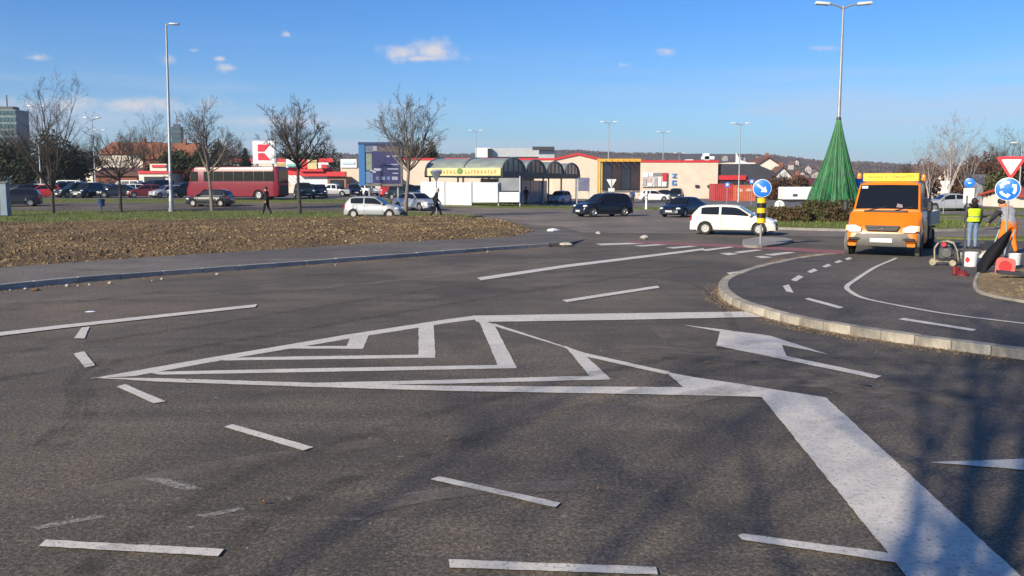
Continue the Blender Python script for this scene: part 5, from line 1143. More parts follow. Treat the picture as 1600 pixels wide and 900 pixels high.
bend.update(pelvis=(0, -.03, .98), waist=(-.01, .02, 1.13), chest=(-.04, .10, 1.36), neck=(-.06, .16, 1.50), head=(-.08, .21, 1.57), crown=(-.10, .24, 1.66), shl=(-.23, .11, 1.39), ell=(-.36, .16, 1.16), wrl=(-.36, .34, .98), hal=(-.35, .40, .92), shr=(.15, .11, 1.41), elr=(.25, .18, 1.16), wrr=(.16, .38, 1.02), har=(.13, .45, .98),
            hpl=(-.12, -.03, .92), knl=(-.19, .05, .52), anl=(-.25, -.04, .09), tol=(-.27, .12, .035), hpr=(.12, -.03, .92), knr=(.17, .04, .52), anr=(.21, -.06, .09), tor=(.23, .10, .035))
o = person(bend, M_HOODIE, M_HV, label='worker in orange trousers and grey hoodie standing behind the round blue sign', fat=1.28, collar=M_HV, sleeves=M_DK2); stand_at(o, 1577, 28.4, (-.2, 1), 0); o.scale = (1.15, 1.15, 1.0)
o = person(stand(1.80, .34, .5, .14), M_DK, M_DK, label='walking man in black with pale headgear beside the white panels', hair=mat('cap_beige', (.42, .38, .30), .8), fat=1.12); stand_at(o, 681, 57.2, (1, .0), .0); o.scale = (1.1,) * 3
o = person(stand(1.72, .22, .2, .08), M_DK, M_DK, label='walking person in black in front of the coach rear', fat=1.1); stand_at(o, 417, 63, (-1, .1), .06); o.scale = (1.14,) * 3
o = person(stand(1.75, .05), M_DK, M_DK2, label='dark figure standing inside the bus shelter', fat=1.1); stand_at(o, 822, 90.5, (-.3, -1))
o = person(stand(1.75, .18), cloth('blue', (.03, .06, .16)), M_DK2, label='person in blue walking behind the tall dark blue car'); stand_at(o, 988, 88, (.5, 1))
o = person(stand(1.7, .05), cloth('dull_blue', (.12, .18, .26)), M_DK2, label='person standing below the billboard among the parked cars'); stand_at(o, 580, 92, (-.5, -.8))

# ------------------------------------------------------------------ trees and hedges
M_BARK = mat('bark_grey', (.17, .14, .115), .9, var=.35, scale=8, bump=.6, bscale=20)
M_BARKD = mat('bark_dark', (.055, .042, .035), .9, var=.35, scale=8, bump=.6, bscale=20)
M_TWIG = mat('twig_brown', (.058, .044, .036), .9, var=.3, scale=3)
M_TWIGG = mat('twig_grey', (.095, .08, .066), .9, var=.3, scale=3)
M_BIRCH = mat('birch_bark', (.50, .45, .40), .8, var=.4, scale=5)
def bare_tree(name, h, fork, spread, seed, r0, bark, twig, limbs=8, dens=1.0, up=.55, leader=.5, twig_r=.0085):
    r = random.Random(seed); root = empty(name); T, C = MB(), MB()
    def rv(k): return Vector((r.uniform(-k, k), r.uniform(-k, k), r.uniform(-k, k)))
    def grow(p, d, L, rad, lvl, mb_n):
        n = (6, 5, 4, 3, 2)[lvl]; pts = [p.copy()]; rads = [rad]; q = p.copy(); dd = d.copy()
        for i in range(n):
            dd = (dd + rv((.05, .13, .18, .22, .25)[lvl]) + Vector((0, 0, (.04, .10, .07, .05, .02)[lvl]))).normalized(); q = q + dd * L / n; pts.append(q.copy()); rads.append(rad * (1 - .75 * (i + 1) / n) if lvl else rad * (1 - .45 * (i + 1) / n))
        (T if lvl <= 1 else C).tube(pts, [max(x, twig_r * .55) for x in rads], (9, 6, 4, 3, 3)[lvl], cap=lvl < 2)
        return pts, rads
    tp, tr = grow(Vector((0, 0, -.1)), Vector((r.uniform(-.05, .05), r.uniform(-.05, .05), 1)).normalized(), fork + .1, r0, 0, 0)
    def kids(pts, rads, lvl, L):
        if lvl > 4: return
        cnt = max(2, round((0, limbs, 7, 6, 5)[lvl] * (dens if lvl > 1 else 1)))
        for k in range(cnt):
            t = r.uniform(.22, 1.0) if lvl > 1 else None
            f = t * (len(pts) - 1); i = min(int(f), len(pts) - 2); p = pts[i].lerp(pts[i + 1], f - i); base = (pts[i + 1] - pts[i]).normalized()
            ang = R(r.uniform(25, 58)); ax = base.cross(rv(1) + Vector((.01, 0, 0))).normalized(); d = Matrix.Rotation(ang, 3, ax) @ base
            d = (d + Vector((0, 0, .12))).normalized(); l2 = L * r.uniform(.35, .62) * (1.15 - .5 * t); rd = max(twig_r, rads[i] * .5)
            a, b = grow(p, d, l2, rd if lvl < 4 else twig_r, lvl, 0); kids(a, b, lvl + 1, l2)
    top = tp[-1]; H = h - fork
    for k in range(limbs):
        a = 2 * math.pi * (k + r.uniform(-.3, .3)) / limbs; tilt = r.uniform(.25, 1.0) if k else .08
        d = Vector((math.cos(a) * spread * tilt, math.sin(a) * spread * tilt, up + (1 - tilt) * .6)).normalized(); L = H * r.uniform(.75, 1.0) * (.72 + .28 * d.z) * 1.08 * (1.0 if k else leader + .5)
        p = tp[-1].lerp(tp[-2], r.uniform(0, .9)); a_, b_ = grow(p, d, L * .85, r0 * r.uniform(.38, .55), 1, 0); kids(a_, b_, 2, L * .85)
    T.build('trunk', bark, root, fixn=False); C.build('crown', twig, root, smooth=0, fixn=False); return root
def plant(o, px, D, label, scale=1., rz=0, cat='tree', group='bare trees', z=None):
    x = PX(px, D); o.location = (x, D, zt(x, D) if z is None else z); o.rotation_euler = (0, 0, rz); o.scale = (scale,) * 3; return tag(o, label, cat, group)
t1 = bare_tree('bare_tree', 10.4, 2.0, .9, 21, .17, M_BARKD, M_TWIG, 9, 1.0, .8, .6); plant(t1, 82, 66.5, 'tall open bare tree with upswept limbs at far left', .93)
t2 = bare_tree('bare_tree', 5.6, 2.2, 1.7, 5, .11, M_BARKD, M_TWIG, 9, 1.05, .35); plant(t2, 188, 68.5, 'small dark leaning bare tree left of the tall lamp post', 1.28)
t2.rotation_euler = (0, R(-5), 0)
t3 = bare_tree('bare_tree', 8.3, 3.5, 1.0, 8, .16, M_BARK, M_TWIGG, 10, 1.1, .55); plant(t3, 331, 71, 'round-headed bare tree in front of the coach nose')
t4 = bare_tree('bare_tree', 8.5, 3.9, 1.35, 14, .16, M_BARKD, M_TWIG, 12, 1.1, .55); plant(t4, 468, 66, 'wide dense bare tree right of the K sign')
t5 = bare_tree('bare_tree', 8.0, 3.3, 1.25, 35, .15, M_BARK, M_TWIGG, 12, 1.0, .62); plant(t5, 633, 59.2, 'wide bare tree with pale trunk in front of the billboard', z=.05)
t6 = bare_tree('birch_tree', 8.4, 1.2, .55, 44, .12, M_BIRCH, mat('twig_mauve', (.22, .16, .14), .9, var=.3, scale=3), 10, .9, 1.0); plant(t6, 1482, 93, 'pale bare birch clump beyond the orange truck', 1.0)
x = copy_tree(t6); plant(x, 1450, 97, 'smaller pale birch left of the birch clump', .72, 2)
x = copy_tree(t6); plant(x, 1512, 99, 'smaller pale birch right of the birch clump', .7, 4)
for i, (px, D, s, src, l) in enumerate(((212, 170, 1.35, t3, 'distant bare tree behind the left end of the orange roof'), (240, 172, 1.4, t1, 'distant bare tree behind the middle of the orange roof'), (120, 150, 1.0, t3, 'hazy bare tree behind the car park at left'), (20, 140, 1.2, t4, 'hazy bare tree below the glass tower'),
     (380, 150, .95, t3, 'hazy bare tree left of the K sign'), (365, 110, .85, t4, 'bare tree behind the coach'), (150, 140, .9, t4, 'brownish bare tree right of the big tree'), (1545, 105, .8, t3, 'bare tree behind the give-way sign'), (1570, 120, .9, t1, 'thin bare tree at the right edge'), (1225, 160, .55, t4, 'small bare tree behind the white trailer'), (1420, 115, .6, t4, 'bush-like bare tree above the truck roof'))):
    plant(copy_tree(src), px, D, l, s, i * 1.3)
# the tree behind the camera whose shadow lies across the road
ts = bare_tree('bare_tree', 13.5, 3.4, .70, 62, .19, M_BARK, M_TWIG, 8, .8, .9, .8); ts.location = (-3.0, -3.9, 0); ts.rotation_euler = (R(-11), R(-20), 0); tag(ts, 'bare roadside tree behind the viewer casting its shadow over the asphalt', 'tree', 'bare trees')

ts2 = bare_tree('bare_tree', 18.0, 8.0, .8, 73, .13, M_BARK, M_TWIG, 7, .9, .7, .8); ts2.location = (-13.0, -11.6, 0); tag(ts2, 'second bare roadside tree behind the viewer, farther to the left', 'tree', 'bare trees')
def foliage(name, shape, n, size, seed, mats, trunk=None, label='', cat='tree', group=None, loc=(0, 0, 0)):
    """leaf clumps spread through a volume; shape(r) gives a random point"""
    r = random.Random(seed); root = empty(name, loc); b = MB(); V = []; Fc = []; Mi = []
    for k in range(n):
        p = shape(r); s = size * r.uniform(.6, 1.4); nrm = Vector((r.gauss(0, 1), r.gauss(0, 1), r.gauss(0, 1))).normalized(); a = nrm.orthogonal().normalized(); c = nrm.cross(a); i = len(V)
        V += [p - a * s, p + c * s * .5, p + a * s, p - c * s * .5 + nrm * s * .3]; Fc.append((i, i + 1, i + 2, i + 3)); Mi.append(r.randrange(len(mats)))
    b.v = [tuple(v) for v in V]; b.f = Fc; b.m = Mi; b.build('crown', mats, root, smooth=0, fixn=False)
    t = MB(); (trunk or (lambda t: t.tube([(0, 0, -.1), (0, 0, 1.2)], [.15, .1], 7)))(t); t.build('trunk', M_BARKD, root)
    return tag(root, label, cat, group)
M_EV = [mat('evergreen_%d' % i, c, .8, var=.3, scale=2, spec=.2) for i, c in enumerate(((.016, .026, .012), (.028, .042, .018), (.045, .055, .024)))]
M_OL = [mat('olive_leaf_%d' % i, c, .8, var=.3, scale=2, spec=.2) for i, c in enumerate(((.045, .055, .018), (.08, .082, .03), (.10, .085, .04)))]
M_RUST = [mat('rust_leaf_%d' % i, c, .85, var=.3, scale=2, spec=.2) for i, c in enumerate(((.10, .052, .028), (.14, .07, .036), (.07, .045, .03)))]
def blob(w, h, z0, lob, seed):
    r0 = random.Random(seed); L = [(r0.uniform(-.6, .6) * w, r0.uniform(-.6, .6) * w, z0 + h * r0.uniform(.15, .85), r0.uniform(.35, .6)) for _ in range(lob)]
    def f(r):
        x, y, z, k = r.choice(L); d = Vector((r.gauss(0, 1), r.gauss(0, 1), r.gauss(0, 1))).normalized() * r.random() ** .4
        return Vector((x + d.x * w * k, y + d.y * w * k, max(.1, z + d.z * h * k * .8)))
    return f
def conifer(w, h): 
    def f(r):
        t = r.random() ** .7; a = r.uniform(0, 6.28); q = w * t * (.55 + .45 * r.random()) * (1 + .22 * math.sin(t * 40)); return Vector((q * math.cos(a), q * math.sin(a), .4 + (h - .4) * (1 - t)))
    return f
for i, (px, D, w, h, kind, l) in enumerate(((12, 128, 3.6, 6.4, 'b', 'dark evergreen below the glass tower'), (42, 132, 3.2, 5.6, 'b', 'dark evergreen left of the big bare tree'), (70, 126, 3.4, 7.2, 'b', 'dark evergreen behind the trunk of the big bare tree'), (100, 128, 3.4, 7.6, 'b', 'tall dark evergreen right of the big bare tree'),
     (124, 130, 2.6, 6.0, 'b', 'dark evergreen at the end of the dark row'), (262, 140, 2.8, 6.2, 'b', 'dark evergreen behind the tall lamp post'), (300, 138, 3.0, 6.2, 'b', 'dark evergreen right of the tall lamp post'), (330, 136, 3.2, 6.6, 'b', 'dark evergreen above the coach roof'), (360, 139, 3.2, 7.0, 'b', 'dark evergreen left of the K sign'), (385, 142, 2.4, 7.0, 'c', 'pointed dark conifer beside the K sign'),
     (455, 152, 3.4, 7.8, 'b', 'dark tree behind the wide dense bare tree'), (505, 156, 3.0, 7.5, 'b', 'dark bushy tree above the red shop front'), (640, 150, 2.6, 8.2, 'b', 'dark evergreen behind the billboard post'), (662, 152, 2.4, 8.3, 'b', 'dark evergreen right of the thin tree'), (684, 153, 2.0, 7.2, 'b', 'low dark evergreen at the store roof corner'),
     (1545, 92, 1.9, 3.2, 'b', 'rounded bush behind the stooping worker'))):
    x = PX(px, D); foliage('evergreen_tree', (blob(w, h, .2, 7, i) if kind == 'b' else conifer(w, h)), 2600, .22, i, M_EV if i < 15 else M_OL, None, l, 'tree', 'evergreens behind the car park', (x, D, zt(x, D)))
for i, (px, D, w, h, l) in enumerate(((1505, 104, 2.6, 4.2, 'rust brown hedge tree behind the blue arrow disc'), (1530, 100, 2.8, 4.6, 'rust brown bushy tree left of the give-way sign'), (1430, 118, 3.0, 4.5, 'brown bushy tree above the truck roof'), (1395, 122, 3.0, 3.8, 'low brown bushes above the yellow roof board'), (1590, 96, 2.6, 4.2, 'rust brown bushy tree right of the give-way sign'), (1250, 140, 2.4, 3.4, 'brown bushes behind the white trailer'), (1212, 128, 2.2, 3.2, 'brown bushes right of the dark annex'))):
    x = PX(px, D); foliage('leafy_tree', blob(w, h, .2, 6, 50 + i), 2200, .2, 60 + i, M_RUST, None, l, 'tree', 'rust brown trees', (x, D, 0))
def hedge_shape(ax, ay, bx, by, h, w):
    def f(r):
        t = r.random(); lump = .8 + .25 * math.sin(t * 23) * math.sin(t * 7.3); q = r.choice((r.uniform(-1, 1), 1, -1))
        return Vector((ax + (bx - ax) * t + r.gauss(0, .04), ay + (by - ay) * t + q * w / 2 + r.gauss(0, .05), r.random() ** .6 * h * lump))
    return f
for i, (a, b_, hh, l, ms) in enumerate((((1204, 47.5), (1262, 46), .92, 'low brown-green hedge left of the net tree', M_RUST + M_OL), ((1258, 46.8), (1285, 46.4), 1.3, 'taller green hedge clump left of the net tree foot', M_OL), ((1285, 46), (1345, 46), .95, 'low brown hedge under the net tree', M_RUST + M_OL), ((1296, 46.8), (1340, 46.9), 1.3, 'taller green hedge clump right of the net tree foot', M_OL))):
    x0, x1 = PX(a[0], a[1]), PX(b_[0], b_[1]); foliage('hedge', hedge_shape(0, 0, x1 - x0, b_[1] - a[1], hh, .8), 2600, .075, 90 + i, ms, (lambda t, w=x1 - x0, d=b_[1] - a[1]: [t.tube([(w * k / 5, d * k / 5, -.1), (w * k / 5 + .1, d * k / 5, .6)], [.03, .015], 5) for k in range(6)]), l, 'hedge', 'hedges on the roundabout', (x0, a[1], .18))
HAZE = 0.0002
# ------------------------------------------------------------------ buildings
def wallm(n, c, v=.12, s=.8): return mat('wall_' + n, c, .85, var=v, scale=s, bump=.15, bscale=12)
M_CREAM = wallm('cream', (.66, .53, .41)); M_CREAM2 = wallm('pale_cream', (.70, .62, .52)); M_REDP = mat('red_trim', (.55, .03, .035), .5, var=.12, scale=2); M_WHITEP = mat('white_panel', (.68, .70, .70), .5, var=.08, scale=1.2)
M_DKGREY = mat('dark_cladding', (.045, .047, .055), .6, var=.2, scale=1.5); M_LGREY = mat('light_cladding', (.44, .46, .47), .5, .2, var=.12, scale=1.5); M_TILE = mat('roof_tile', (.27, .10, .05), .85, var=.35, scale=3); M_TILE2 = mat('roof_tile_dark', (.13, .06, .045), .85, var=.35, scale=3)
M_ROOFG = mat('roof_felt', (.16, .16, .17), .9, var=.2, scale=1); M_WIN = mat('window_glass', (.03, .04, .05), .1, spec=.7); M_BRICK = mat('brick_wall', (.26, .10, .06), .9, var=.3, scale=5)
def seg_wall(root, px0, px1, D0, D1, z0, z1, m, name='wall', t=.4):
    x0, x1 = PX(px0, D0), PX(px1, D1); a, b = Vector((x0, D0, 0)), Vector((x1, D1, 0)); d = (b - a).normalized(); n = Vector((-d.y, d.x, 0))
    mb = MB(); mb.prism([(0, z0), ((b - a).length, z0), ((b - a).length, z1), (0, z1)], lambda u, z, k: a + d * u + n * k + Vector((0, 0, z)), 0, t); return mb.build(name, m, root)
def pbox(root, name, px0, px1, y0, y1, D, depth, m, bev=0):
    """a box whose front at distance D spans the given pixel rectangle"""
    x0, x1, z0, z1 = PX(px0, D), PX(px1, D), PZ(y1, D), PZ(y0, D); mb = MB()
    if bev: mb.bbox(((x0 + x1) / 2, D + depth / 2, (z0 + z1) / 2), (x1 - x0, depth, z1 - z0), bev)
    else: mb.box(((x0 + x1) / 2, D + depth / 2, (z0 + z1) / 2), (x1 - x0, depth, z1 - z0))
    return mb.build(name, m, root)
# main store: long cream wall with red coping, behind the shelter and the poster wall
st = empty('supermarket', (0, 0, 0)); zt1 = PZ(253, 140)
w = seg_wall(st, 590, 872, 141, 141, -.1, PZ(250, 141), M_CREAM); seg_wall(st, 590, 872, 140.9, 140.9, PZ(250.2, 141), PZ(247, 141), M_REDP, 'coping', .6)
seg_wall(st, 944, 1121, 141, 141, -.1, PZ(253.5, 141), M_CREAM); cp = seg_wall(st, 944, 1121.5, 140.9, 140.9, PZ(253.7, 141), PZ(250.3, 141), M_REDP, 'coping', .6)
gx0, gx1, gx2 = PX(866, 139.5), PX(903, 139.5), PX(946, 139.5); zg, zp_, ze = PZ(251, 139.5), PZ(242.5, 139.5), PZ(253, 139.5)
b = MB(); b.prism([(gx0, -.1), (gx2, -.1), (gx2, ze), (gx1, zp_), (gx0, zg)], lambda u, z, k: Vector((u, 139.5 + k, z)), 0, 1.2); b.build('gable', M_CREAM, st)
for (xa, za), (xb, zb_) in (((gx0 - .2, zg), (gx1, zp_)), ((gx1, zp_), (gx2 + .1, ze))):
    b = MB(); b.prism([(xa, za + .01), (xb, zb_ + .01), (xb, zb_ + .34), (xa, za + .34)], lambda u, z, k: Vector((u, 139.3 + k, z)), 0, 1.5); b.build('gable_coping', M_REDP, st)
b = MB(); b.box(((PX(590, 141) + PX(1121, 141)) / 2, 159, 5.1), (PX(1121, 141) - PX(590, 141) - .5, 34, .3)); b.build('roof', M_ROOFG, st)
b = MB(); b.box((PX(590, 141) + .2, 159, 2.8), (.4, 35, 5.6)); b.build('side_wall', M_CREAM, st); b = MB(); b.box((PX(1121, 141) - .2, 159, 2.7), (.4, 35, 5.4)); b.build('side_wall', M_CREAM, st)
pbox(st, 'rooftop_unit', 743, 767, 231, 246, 150, 3.5, M_WHITEP); pbox(st, 'rooftop_unit', 767.5, 842, 231.5, 245, 151, 6, M_LGREY); pbox(st, 'rooftop_unit', 842, 866, 231, 250, 149, 4, M_LGREY); pbox(st, 'duct', 832, 866, 229, 234, 148, 1.5, M_DKGREY); pbox(st, 'vent', 762, 767, 232, 246, 149.8, .4, M_BLACK)
for q in ((1098, 1115, 244, 249), (1100, 1107, 239.5, 252), (1072, 1082, 249, 252.5)): pbox(st, 'roof_vent', *q, 152, 2.0, M_WHITEP)
# posters on the right wall
po = pbox(st, 'poster_field', 1003, 1042, 269, 292, 140.7, .12, mat('poster_pale', (.60, .55, .52), .6, var=.25, scale=1.2))
r3 = random.Random(8)
for (a, b_, c, d, colr) in ((1004, 1012, 270, 277, 'w'), (1013, 1020, 270, 276, 'w'), (1021, 1034, 270, 275, 'k'), (1035, 1041.5, 270, 283, 'r'), (1004, 1010, 279, 290, 'g'), (1011, 1018, 278, 284, 'p'), (1012, 1019, 285.5, 291, 'w'), (1022, 1027, 277, 291, 'g'), (1028, 1033, 277, 291, 'w'), (1035, 1041, 285, 291, 'w')):
    pbox(po, 'poster', a, b_, c, d, 140.6, .06, dict(w=M_WHITEP, k=mat('poster_grey', (.22, .2, .2), .6), r=M_REDP, g=mat('poster_mid', (.40, .36, .35), .6, var=.3, scale=2), p=mat('poster_pink', (.55, .38, .36), .6))[colr])
mbl = mat('blue_letter', (.10, .28, .62), .5)
for zc, segs in ((274, [(-3.5, -3, 3.5, -1.5), (-1, -1.5, 1, 3), (-3.5, 2, 3.5, 3.5)]), (285, [(-3.5, -3.5, 3.5, -2), (-3.5, -2, -1.8, 3), (-3.5, 2.2, 3.5, 3.8), (1.5, .5, 3.2, 2.2)])):
    for a, b_, c, d in segs: pbox(st, 'letter_stroke', 1053 + a, 1053 + c, zc + b_, zc + d, 140.78, .1, mbl)
for a in (1086, 1105): pbox(st, 'window', a, a + 6, 289, 293, 140.75, .1, M_WIN)
tag(st, 'long cream supermarket hall with red coping and posters', 'building')
# dark annex with a red band
an = empty('annex', (0, 0, 0)); x0, x1 = PX(1121.6, 141.5), PX(1212, 141.5); zA, zB = PZ(256, 141.5), PZ(268, 141.5)
b = MB(); b.prism([(x0, -.1), (x1 - .2, -.1), (x1 + .3, PZ(282, 141.5)), (x1 - .3, zB), (PX(1180, 141.5), zA), (x0, zA)], lambda u, z, k: Vector((u, 141.6 + k, z)), 0, 30); b.build('hall', M_DKGREY, an)
pbox(an, 'red_band', 1121.8, 1165, 274, 281, 141.2, .5, M_REDP); pbox(an, 'red_band', 1166, 1205, 281, 284, 141.25, .4, mat('dull_red', (.22, .03, .04), .6)); pbox(an, 'doors', 1124, 1160, 283, 309, 141.4, .3, M_WIN)
tag(an, 'dark grey annex with red band joined to the cream store', 'building')
# white sail roof
b = MB(); xa, xb = PX(1149, 165), PX(1176, 165); za, zb2, zt2 = PZ(257, 165), PZ(257, 165), PZ(239, 165)
b.prism([(xa, za), (xb, zb2), ((xa + xb) / 2 - .9, (za + zt2) / 2 - .2), (xa, zt2)], lambda u, z, k: Vector((u, 165 + k, z)), 0, .5); o_ = empty('sail_roof_hall', (0, 0, 0)); b.build('sail', M_WHITEP, o_); pbox(o_, 'hall', 1137, 1179, 254, 300, 165.6, 9, M_CREAM2); tag(o_, 'white triangular sail roof rising behind the dark annex', 'building')
# left shop row, K pylon
sh = empty('shop_row', (0, 0, 0))
seg_wall(sh, 345, 482, 150, 150, 0, PZ(252, 150), M_CREAM2); seg_wall(sh, 344, 482, 149.9, 149.9, PZ(252.3, 150), PZ(248.5, 150), M_REDP, 'coping', .6); pbox(sh, 'hall', 346, 481, 253, 300, 150.5, 18, M_CREAM2)
pbox(sh, 'red_fascia', 432, 540, 268, 275.5, 131, 1.2, M_REDP); pbox(sh, 'shop_front', 466, 512, 275.7, 300, 131.6, 6, M_WHITEP); pbox(sh, 'shop_front', 512, 541, 275.7, 300, 131.5, 6, mat('shop_brown', (.25, .14, .09), .7, var=.2)); pbox(sh, 'glazing', 516, 536, 281, 300, 131.35, .1, M_WIN)
for q, m_ in (((434, 447, 248, 253.5), M_REDP), ((448, 464, 248.5, 262), M_WHITEP), ((449, 463, 256, 260), mat('sign_teal', (.2, .5, .42), .5)), ((472, 481, 249, 262), M_REDP), ((481.5, 496, 249.5, 264), mat('sign_sand', (.62, .50, .25), .5, var=.2, scale=2)), ((499, 521, 247, 253.5), M_REDP), ((498, 514, 254, 263), M_WHITEP), ((470, 506, 264, 268), M_REDP), ((433, 447, 255, 261), mat('sign_ochre', (.42, .30, .12), .5)), ((503, 512, 257, 263), M_REDP)):
    pbox(sh, 'shop_sign', *q, 130.6 + (.0 if q[0] not in (449, 503) else -.3), .25, m_)
pbox(sh, 'hall', 533, 600, 262, 300, 136, 10, M_CREAM); pbox(sh, 'roof_sign', 533, 558, 248.5, 262, 135.8, .5, M_WHITEP); pbox(sh, 'sign_print', 536, 555, 253, 256.5, 135.7, .08, mat('pale_print', (.45, .60, .72), .5))
pbox(sh, 'fascia_mount', 434, 521, 262, 268.5, 131.3, .3, M_REDP)
for k in range(4):
    D_ = 121; x = PX(459 + k * 7, D_); b = MB(); b.prism([(x, PZ(288, D_)), (x + .5, PZ(288, D_)), (x - .9, PZ(274, D_)), (x - 1.4, PZ(274, D_))], lambda u, z, k2: Vector((u, D_ + k2, z)), 0, .3); b.build('awning_brace', M_WHITEP, sh)
tag(sh, 'low shop row with red fascia and mixed signs behind the coach', 'building')
kp = empty('store_pylon', (0, 0, 0)); D = 122; M_KW = mat('pylon_white', (.72, .70, .70), .5); M_KR = mat('logo_red', (.62, .02, .045), .45)
pbox(kp, 'sign_box', 397, 432, 220, 256, D, .6, M_KW); f = pbox(kp, 'sign_face', 398.5, 430.5, 221.5, 254.5, D - .06, .05, M_WHITEP)
def kpoly(pts, y=D - .1):
    b = MB(); b.prism([(PX(400 + a * 29, D), PZ(252 - c * 28, D)) for a, c in pts], lambda u, z, k: Vector((u, y + k, z)), 0, .035); return b.build('logo_letter', M_KR, f)
kpoly([(.18, .54), (.40, .54), (.40, .94), (.18, .94)]); kpoly([(.18, .06), (.40, .06), (.40, .46), (.18, .46)]); kpoly([(.42, .54), (.52, .54), (.84, .94), (.42, .94)]) ; kpoly([(.42, .06), (.84, .06), (.52, .46), (.42, .46)])
for px in (402, 427): b = MB(); b.lathe([(.16, 0), (.16, PZ(256, D) - .0)], (PX(px, D), D + .3, 0), n=10); b.build('leg', M_GALV, kp)
tag(kp, 'square white pylon sign with a red K logo above the coach', 'sign')
# kiosk
ko = empty('kiosk', (0, 0, 0)); pbox(ko, 'body', 218, 268, 271, 292, 133, 5, M_CREAM2); pbox(ko, 'red_band', 217, 268.5, 267, 271.2, 132.8, 5.4, M_REDP); s_ = pbox(ko, 'roof_sign', 236, 262, 256, 267, 132.7, .8, M_CREAM2); pbox(s_, 'sign_print', 239, 260, 257.5, 261.5, 132.55, .12, M_REDP); pbox(ko, 'window', 226, 258, 276, 288, 132.9, .1, M_WIN); tag(ko, 'small cream kiosk with red band and roof sign', 'kiosk')
# billboard
bb = empty('billboard', (0, 0, 0)); D = 84; M_BBF = mat('billboard_blue', (.03, .14, .34), .45); 
b = MB(); xl, xr = PX(571, D), PX(628, D); zb3, zt3 = PZ(291, D), PZ(222, D)
pbox(bb, 'panel', 571, 628, 226, 287, D, .5, mat('poster_dark_blue', (.035, .035, .11), .4, var=.35, scale=.8)); pbox(bb, 'top_rail', 561, 629, 222, 226, D - .06, .62, mat('billboard_navy', (.02, .05, .13), .45)); pbox(bb, 'bottom_rail', 571, 629, 287.3, 291, D - .05, .6, M_GREYP); pbox(bb, 'side_rail', 626.5, 629, 226, 287, D - .05, .6, M_GREYP); pbox(bb, 'side_casing', 561.5, 571, 226.2, 290, D - .08, .66, M_BBF)
pan = KIDS[bb.name][0]
for a, c, e, g, m_ in ((572, 584, 228, 238, (.12, .14, .2)), (573, 582, 240, 266, (.20, .23, .17)), (572, 583, 268, 286, (.12, .19, .34)), (590, 624, 229, 237, (.09, .08, .1)), (605, 610, 243, 245.5, (.3, .3, .34)), (614, 624, 243, 245, (.3, .3, .34)), (604, 623, 256, 258, (.26, .26, .36)), (606, 623, 263, 265, (.3, .3, .4)), (614, 623, 270, 271.5, (.32, .34, .42)), (588, 593, 276, 281, (.16, .14, .24)), (596, 602, 276, 281, (.16, .22, .36)), (605, 610, 276, 281, (.10, .18, .36)), (613, 622, 276, 281, (.3, .3, .38)), (585, 597, 263, 267, (.34, .38, .48)), (579, 588, 266, 270, (.3, .34, .44)), (584, 590, 228, 236, (.24, .26, .30))):
    pbox(pan, 'poster_print', a, c, e, g, D - .02, .015, mat('print_%d_%d' % (a, e), m_, .5, var=.3, scale=3))
for px in (577, 622): b = MB(); b.lathe([(.12, 0), (.12, zb3)], (PX(px, D), D + .25, 0), n=10); b.build('leg', M_GALV, bb)
tag(bb, 'large dark poster billboard with blue side casing behind the wide bare tree', 'billboard')
# yellow framed board
yb = empty('framed_board', (0, 0, 0)); D = 108; M_YF = mat('yellow_frame', (.62, .36, .05), .5, var=.2, scale=2)
pbox(yb, 'panel', 941, 1000, 253, 298, D, .6, mat('board_dark', (.020, .022, .032), .35, var=.5, scale=.6)); pbox(yb, 'frame_post', 933.5, 936.5, 250, 302, D - .3, .4, M_YF); pbox(yb, 'frame_post', 938, 941, 250, 302, D - .1, .4, M_YF); pbox(yb, 'top_beam', 933.5, 1001, 248, 252.5, D - .32, .9, M_YF); pbox(yb, 'lower_rail', 941, 1000, 298.3, 301, D - .1, .5, M_GREYP)
pp = KIDS[yb.name][0]
for k in range(4): pbox(pp, 'board_panel', 942 + k * 14.6, 955 + k * 14.6, 255, 296, D - .05, .04, mat('board_dark_%d' % (k % 2), ((.03, .035, .05), (.045, .03, .03))[k % 2], .3, var=.4, scale=.7))
for k in range(7): b = MB(); x = PX(944 + k * 9, D); b.tube([(x, D - .3, PZ(250, D)), (x, D - 1.0, PZ(252, D)), (x, D - 1.1, PZ(254, D))], .05, 6); b.build('spotlight_arm', M_YF, yb)
for px in (950, 990): b = MB(); b.lathe([(.14, 0), (.14, PZ(298, D))], (PX(px, D), D + .4, 0), n=10); b.build('leg', M_GALV, yb)
tag(yb, 'big dark board in a yellow frame behind the tall blue car', 'billboard')
# containers, trailer
def container(px0, px1, y0, y1, D, m, label):
    x0, x1, z1 = PX(px0, D), PX(px1, D), PZ(y0, D); o = empty('container', ((x0 + x1) / 2, D, 0)); w, h = x1 - x0, z1
    b = MB(); b.box((0, 1.4, h / 2), (w, 2.8, h)); b.build('shell', m, o)
    for k in range(9): b = MB(); b.box((-w / 2 + w * (k + .5) / 9, -.03, h / 2), (w / 18, .06, h * .86)); b.build('rib', m, o)
    for z in (.06, h - .06): b = MB(); b.box((0, -.045, z), (w, .09, .12)); b.build('rail', m, o)
    return tag(o, label, 'container')
o = container(1115, 1145, 287, 312, 122, mat('container_red', (.42, .05, .05), .6, var=.3, scale=1.5), 'red container against the dark annex'); o = container(1148, 1181, 289, 312, 121, mat('container_orange', (.52, .13, .06), .6, var=.3, scale=1.5), 'orange-red container right of the red one')
M_CT = mat('faded_print', (.62, .40, .32), .6, var=.3, scale=3); pbox(o, 'stencil', 1152, 1160, 295, 300, 120.9, .02, M_CT).location -= o.location; pbox(o, 'stencil', 1166, 1174, 295, 299, 120.9, .02, M_CT).location -= o.location
